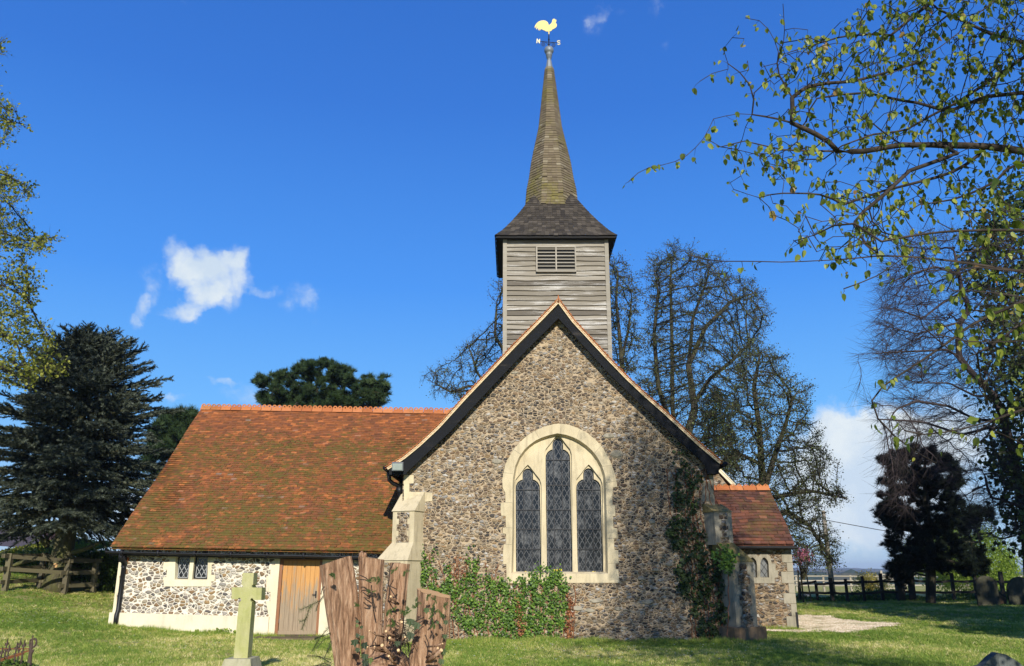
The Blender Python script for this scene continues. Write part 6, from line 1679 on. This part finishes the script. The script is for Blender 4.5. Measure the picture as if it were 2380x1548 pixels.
for i_,j_ in ((0,1),(1,2),(2,3),(3,0)):
    for hz in (.26,.66,1.04) if i_ != 0 else (.66,1.04):
        a = PB[i_]; c = PB[j_]; b = MB(); e = (c-a)/np.linalg.norm(c-a)*.2
        b.bar((a[0]-e[0],a[1]-e[1]-.09,a[2]+hz),(c[0]+e[0],c[1]+e[1]-.09,c[2]+hz),.04,.12); b.build('rail', M['fence_timber'], pf)
# ---------------------------------------------------------------- hedges, bushes
def hedge(name, label, x0,x1,y0,y1,z0,z1, ntop, nside, mt, ms, dome=.25, cat='hedge', leafsz=.085, rise=0.):
    o = empty(name, ((x0+x1)/2,(y0+y1)/2,z0), label, cat)
    def top(x,y): 
        s = (x-x0)/(x1-x0); return z1-dome*((2*s-1)**4)*(z1-z0)-.06*np.sin(x*2.1)+rise*np.maximum(0,y-y0)/(y1-y0)
    n = nside; s = RS.rand(n)
    # front, left, right
    X_ = np.where(RS.rand(n) < .72, RS.uniform(x0,x1,n), np.where(RS.rand(n)<.5,x0,x1)); Y_ = np.where((X_==x0)|(X_==x1), RS.uniform(y0,y1,n), y0)
    Z_ = z0+(top(X_,Y_)-z0)*RS.rand(n); pos = np.stack([X_,Y_+RS.normal(0,.07,n),Z_],-1)+RS.normal(0,.04,(n,3))
    b = MB(); leaves(b,pos,leafsz,RS.normal(0,.7,(n,3))+np.array([0,-.4,.1]),wide=1.1); b.build('foliage', M[ms], o)
    n = ntop; X_ = RS.uniform(x0,x1,n); Y_ = RS.uniform(y0,y1,n); pos = np.stack([X_,Y_,top(X_,Y_)+RS.normal(0,.035,n)],-1)
    b = MB(); leaves(b,pos,leafsz,RS.normal(0,.7,(n,3))+np.array([0,-.2,.5]),wide=1.1); b.build('clipped_top', M[mt], o)
    b = MB(); k = 12; 
    for i in range(k):
        xa = x0+(x1-x0)*i/k+.0; xb = x0+(x1-x0)*(i+1)/k; zt = float(min(top(xa,0),top(xb,0)))-.14
        b.box(((xa+xb)/2,(y0+y1)/2,(z0+zt)/2),(xb-xa+.001,(y1-y0)-.22,zt-z0))
    b.build('branches', M['bark_dark'], o); return o
hl = WV(60,1300,31); zb_ = float(H(hl[0],31))
hedge('hedge','clipped hedge at the left edge, its wide top coloured golden as if sunlit', W(-60,1300,31)[0], W(133,1300,31)[0], 31,36, zb_-.1, W(60,1297,31)[2], 15000, 8000, 'leaf_hedge_lit','leaf_hedge',.03,rise=.75)
hedge('hedge','rounded dark hedge between the pen and the corner of the building', W(156,1300,30)[0], W(300,1300,30)[0], 30,33, .6, W(210,1284,30)[2], 3500, 9500, 'leaf_hedge','leaf_hedge',.42)
def bush(name,label,poly,n,Y0,Y1,m,sz,cat='bush',cl=60,sp=.3,group=None,stem='bark_dark'):
    u,v = sample(poly,cl); cen = WV(u,v,RS.uniform(Y0,Y1,cl)); k = RS.randint(0,cl,n); pos = cen[k]+RS.normal(0,sp,(n,3))
    c = cen.mean(0); gl = np.array([c[0],c[1],float(H(c[0],c[1]))]); o = empty(name, gl, label, cat, group)
    b = MB(); leaves(b,pos,sz); b.build('foliage', M[m], o); b = MB()
    for q in cen[:24]: b.tube([gl+np.array([(q[0]-gl[0])*.1,0,-.05 if cat != 'tree' else 1.1]), (gl+q)/2+RS.normal(0,.05,3)+np.array([0,0,0 if cat != 'tree' else .5]), q],[.018,.014,.006],4,cap=False)
    b.build('stems', M[stem], o); return o
bush('bush','sunlit light green bush behind the black pine',[(2110,1290),(2180,1240),(2260,1225),(2300,1240),(2340,1280),(2370,1330),(2350,1365),(2280,1370),(2150,1350)],24000,46,50,'leaf_bush',.11,cl=150,sp=.28)
bush('bush','yellowish twiggy bush beyond the fence by the gate',[(1985,1365),(1995,1345),(2020,1335),(2050,1345),(2062,1370)],2600,50,52,'leaf_yellow',.08,cl=50,sp=.18)
pk = bush('cherry_tree','young pink blossom tree beside the porch corner',[(1845,1285),(1855,1275),(1885,1280),(1880,1300),(1855,1310),(1862,1330)],420,34,34.8,'blossom_pink',.09,cat='tree',cl=30,sp=.13)
b = MB(); g_ = G(1868,1400); 
b.tube([g_,W(1862,1340,34.4),W(1860,1300,34.4)],[.04,.03,.02],6); b.build('trunk', M['bark_twig'], pk)
for k,(u0,v0,u1,v1,lb) in enumerate([(1856,1398,1855,1325,'thin timber stake left of the young pink tree'),(1886,1398,1872,1322,'thin leaning timber stake right of the young pink tree')]):
    g_ = G(u0,v0); b = MB(); t_ = W(u1,v1,g_[1]); b.tube([g_-np.array([0,0,.1]),t_],.035,7); tag(b.build('tree_stake', M['fence_timber']), lb, 'stake', 'stakes of the young tree')
sg = empty('small_sign', G(1877,1397), 'tiny white notice on a short peg by the fence', 'sign'); g_ = G(1877,1397); b = MB(); b.box((g_[0],g_[1],g_[2]+.3),(.30,.02,.14)); b.build('board', M['white_plastic'], sg); b = MB(); b.box((g_[0],g_[1]+.02,g_[2]+.12),(.03,.02,.26)); b.build('peg', M['fence_dark'], sg)
# rough growth at the foot of the dark fence
b = MB(); n = 9000; X_ = RS.uniform(W(1850,1390,43)[0],30,n); Y_ = RS.uniform(42.2,45,n); pos = np.stack([X_,Y_,H(X_,Y_)+RS.rand(n)**1.5*.45*(.5+.5*np.sin(X_*1.1))],-1); leaves(b,pos,.13,RS.normal(0,.5,(n,3))+np.array([0,0,.6]))
tag(b.build('undergrowth', M['leaf_hedge']), 'rough nettles and grass along the foot of the rail fence', 'undergrowth', kind='stuff')
# ---------------------------------------------------------------- telegraph pole
g_ = np.array([W(1936,1375,52)[0],52,float(H(20,52))]); tp = empty('telegraph_pole', g_, 'leaning wooden telegraph pole beyond the porch carrying one wire', 'telegraph pole')
t_ = W(1913,1187,52); b = MB(); b.tube([g_-np.array([0,0,.3]),t_],[.17,.12],10); b.build('pole', M['pole_timber'], tp)
b = MB(); w0 = W(1915,1208,52); b.tube([w0,W(2035,1230,53),W(2300,1275,56),W(2700,1330,62)],.022,4); b.tube([w0,W(1840,1212,54),W(1700,1225,58)],.018,4); b.build('wire', M['wire_black'], tp)
# ---------------------------------------------------------------- house at the left
YH = 42.; ho = empty('house', (W(60,1250,YH)[0],YH,1.), 'low house with a dark slate lean-to roof half hidden by the cedar', 'house')
b = MB(); rp4 = PL('fe',[(-200,370),(-200,160),(380,205),(835,330),(835,435)],YH)
z0 = rp4[0][2]; z1 = P('fe',100,175,YH)[2]
xL = rp4[0][0]; xR = rp4[3][0]; xm = P('fe',380,205,YH)[0]
b.add([[xL,YH-2.2,z0],[xR,YH-2.2,z0-.35],[xR,YH,z0+.3],[xm,YH,z1],[xL,YH,z1+.1]],[[0,1,2,3,4]]); b.build('roof', M['slate_roof'], ho)
b = MB(); b.box(((xL+xR)/2,YH+.5,(z0-.4)/2),(xR-xL-.4,5.,z0-.5)); b.build('wall', M['brick_dark'], ho)
b = MB(); xa = P('fe',390,120,YH)[0]; xb = P('fe',745,120,YH)[0]; za = P('fe',400,60,YH)[2]
b.add([[xa-3,YH,z1-.6],[xb,YH,z1-.9],[xb,YH+3,za],[xa-3,YH+3,za]],[[0,1,2,3]]); b.build('upper_roof', M['brick_dark'], ho)
# ---------------------------------------------------------------- far country
def lumps(name,label,rows,mstops,cat):
    b = MB(); ico = []
    import bmesh
    bm = bmesh.new(); bmesh.ops.create_icosphere(bm, subdivisions=2, radius=1); V = np.array([v.co[:] for v in bm.verts]); F = np.array([[v.index for v in f.verts] for f in bm.faces]); bm.free()
    for (Y,x0,x1,n,sz,hh) in rows:
        for _ in range(n):
            x = random.uniform(x0,x1); y = Y*random.uniform(.96,1.04); s_ = sz*random.uniform(.6,1.5)
            VV = V*(1+RS.normal(0,.13,(len(V),1)))*np.array([s_*1.7,s_,hh*random.uniform(.6,1.3)])+np.array([x,y,float(H(x,y))+hh*.3]); b.add(VV,F,random.random())
    return tag(b.build(name, M[mstops]), label, cat, kind='stuff')
leaf('far_wood', [(0,(.018,.03,.018)),(.4,(.03,.045,.025)),(.7,(.07,.065,.035)),(1,(.10,.085,.05))], 0.05, .9)
lumps('far_woodland','far hedgerows and woods along the horizon',[(300,70,240,60,5,3),(420,90,330,60,6,4),(700,140,520,100,9,6),(1100,120,800,130,12,4.5),(1700,250,1400,170,20,5.5),(2500,-1400,1900,260,34,6.5),(3400,-2200,2500,280,50,7),(380,-260,-120,50,6,4)],'far_wood','woodland')
SKY_AIR, SKY_DUST, SKY_OZ = 1.0, .0, 3.0
SKY_HUE, SKY_SAT, SKY_VAL = .5, 1.0, 1.0
SKY_STR = .10
CLOUD_A, CLOUD_B, CLOUD_C = (5.0,6.0,7.2), (6.6,7.2,7.6), (5.,6.2,7.6)
SUN_E, SUN_COL = 5.0, (1.0,.94,.83)
EXPO = .30
HAZE = .00022
SUN_AZ, SUN_EL = R_(7.0), R_(26.0)
w = bpy.data.worlds.new('World'); scene.world = w; w.use_nodes = True
t = NT(w.node_tree); bg = t.N['Background']
sky = t.n('ShaderNodeTexSky', sky_type='NISHITA'); sky.sun_disc = False; sky.sun_elevation = SUN_EL; sky.sun_rotation = math.pi-SUN_AZ
sky.altitude = 50; sky.air_density = SKY_AIR; sky.dust_density = SKY_DUST; sky.ozone_density = SKY_OZ
hs = t.n('ShaderNodeHueSaturation', {'Hue': SKY_HUE, 'Saturation': SKY_SAT, 'Value': SKY_VAL, 'Color': sky.outputs[0]})
vec = t.n('ShaderNodeTexCoord').outputs['Generated']
nv = t.n('ShaderNodeVectorMath', {0: vec}, operation='NORMALIZE').outputs[0]
n1 = t.noise(nv, 22, 6, .62, 'Color'); n2 = t.noise(nv, 7, 4, .6, 'Color')
off = t.n('ShaderNodeVectorMath', {0: t.n('ShaderNodeVectorMath', {0: n1, 1: (.5,.5,.5)}, operation='SUBTRACT').outputs[0], 1: (.05,.05,.05)}, operation='MULTIPLY').outputs[0]
off2 = t.n('ShaderNodeVectorMath', {0: t.n('ShaderNodeVectorMath', {0: n2, 1: (.5,.5,.5)}, operation='SUBTRACT').outputs[0], 1: (.06,.06,.06)}, operation='MULTIPLY').outputs[0]
v2 = t.n('ShaderNodeVectorMath', {0: t.n('ShaderNodeVectorMath', {0: nv, 1: off}, operation='ADD').outputs[0], 1: off2}, operation='ADD').outputs[0]
sp = t.n('ShaderNodeSeparateXYZ', {0: v2}); spn = t.n('ShaderNodeSeparateXYZ', {0: nv})
az = t.math('ARCTAN2', sp.outputs[0], sp.outputs[1]); el = t.math('ARCSINE', sp.outputs[2])
def azel(u,v):
    p = W(u,v,10.)-np.array([0,0,CAMZ]); return math.atan2(p[0],p[1]), math.asin(p[2]/np.linalg.norm(p))
blobs = [ # u,v,ru,rv,amp
 (412,598,30,40,1.15),(440,645,42,28,1.0),(478,615,52,36,1.2),(505,650,62,46,1.25),(556,605,30,26,.95),(575,640,26,34,.8),(480,700,44,26,.95),(430,718,42,16,.8),(525,700,40,34,.7),
 (360,662,24,36,.62),(338,700,20,20,.55),(325,722,12,12,.5),(617,680,24,14,.62),(690,705,36,26,.5),(716,730,18,22,.5),
 (1380,38,26,44,.42),(1395,40,34,16,.34),(1508,20,24,30,.42),(415,0,44,8,.4),(1540,98,16,8,.3),
 (398,924,30,10,.75),(505,889,20,8,.65),(565,918,52,24,.62),(360,1170,90,50,.85),(250,1200,120,60,.7),
 (1950,1000,60,60,1.4),(1940,1060,120,80,1.5),(2060,1020,110,60,1.2),(2080,1090,170,90,1.4),(1970,1140,130,90,1.25),(2200,1000,200,80,1.1),(2080,1190,220,80,.95),(1990,1210,120,50,.8),(1500,1090,200,60,.7),(1700,1120,120,50,.7)]
D = None
for (u,v,ru,rv,amp) in blobs:
    a0,e0 = azel(u,v); a1,_ = azel(u+ru,v); _,e1 = azel(u,v-rv); ra = abs(a1-a0)*1.45; re = abs(e1-e0)*1.45
    dx = t.math('MULTIPLY', t.math('SUBTRACT', az, a0), 1/ra); dy = t.math('MULTIPLY', t.math('SUBTRACT', el, e0), 1/re)
    q = t.math('ADD', t.math('MULTIPLY', dx, dx), t.math('MULTIPLY', dy, dy))
    m_ = t.math('MULTIPLY', t.math('SUBTRACT', 1.0, q, clamp=True), amp)
    m_ = t.math('MULTIPLY', m_, .60); D = m_ if D is None else t.math('ADD', D, m_)
n3 = t.noise(nv, 30, 9, .68)
dens = t.math('ADD', D, t.math('MULTIPLY', t.math('SUBTRACT', n3, .5), 1.2))
dens = t.math('MULTIPLY', dens, t.math('GREATER_THAN', D, .001))
dens = t.math('MULTIPLY', t.n('ShaderNodeMapRange', {0: dens, 1: .05, 2: 1.15}, interpolation_type='SMOOTHSTEP').outputs[0], t.mapr(D, 0, .25))
n4 = t.noise(nv, 16, 5, .6)
cc = t.mix(t.ramp(n4, [(.40,0),(.62,1)]), CLOUD_A, CLOUD_B)
low = t.mapr(spn.outputs[2], .0, .22, 1, 0)
cc = t.mix(t.math('MULTIPLY', low, .35), cc, CLOUD_C)
grad = t.ramp(t.mapr(spn.outputs[2], -.02, .75), [(0,(3.6,5.0,6.4)),(.10,(2.6,4.7,7.4)),(.25,(1.25,4.0,8.4)),(.45,(.52,2.6,7.8)),(.7,(.28,1.6,6.0)),(1,(.18,1.05,4.5))])
skyc = t.mix(.88, hs.outputs[0], grad)
fin_ = t.mix(dens, skyc, cc)
t.L.new(fin_, bg.inputs[0]); bg.inputs[1].default_value = SKY_STR
w.name = 'sky'
sd = bpy.data.lights.new('sun', 'SUN'); sd.energy = SUN_E; sd.angle = R_(.5); sd.color = SUN_COL
so_ = bpy.data.objects.new('sun', sd); COL.objects.link(so_)
S = Vector((math.sin(SUN_AZ)*math.cos(SUN_EL), -math.cos(SUN_AZ)*math.cos(SUN_EL), math.sin(SUN_EL)))
so_.rotation_euler = (-S).to_track_quat('-Z','Y').to_euler(); so_.location = (5,-10,20)
cam = bpy.data.cameras.new('camera'); co = bpy.data.objects.new('camera', cam); COL.objects.link(co)
co.location = (0,0,CAMZ); co.rotation_euler = (math.pi/2+PITCH,0,0); cam.sensor_width = 36; cam.lens = 36*FPX/2380; cam.clip_end = 9000; cam.clip_start = .05
scene.camera = co
scene.view_settings.view_transform = 'Standard'; scene.view_settings.look = 'None'; scene.view_settings.exposure = EXPO
scene.cycles.transparent_max_bounces = 8; scene.cycles.max_bounces = 6

m, t, b = material('haze_air'); t.N.remove(b)
pv = t.n('ShaderNodeVolumePrincipled', {'Color': (.72,.82,1.,1), 'Density': HAZE, 'Anisotropy': .2}); t.L.new(pv.outputs[0], t.N['Material Output'].inputs['Volume'])
if HAZE > 0:
    b = MB(); b.box((0,2050,8),(5600,4500,42)); tag(b.build('haze', m), kind='stuff')
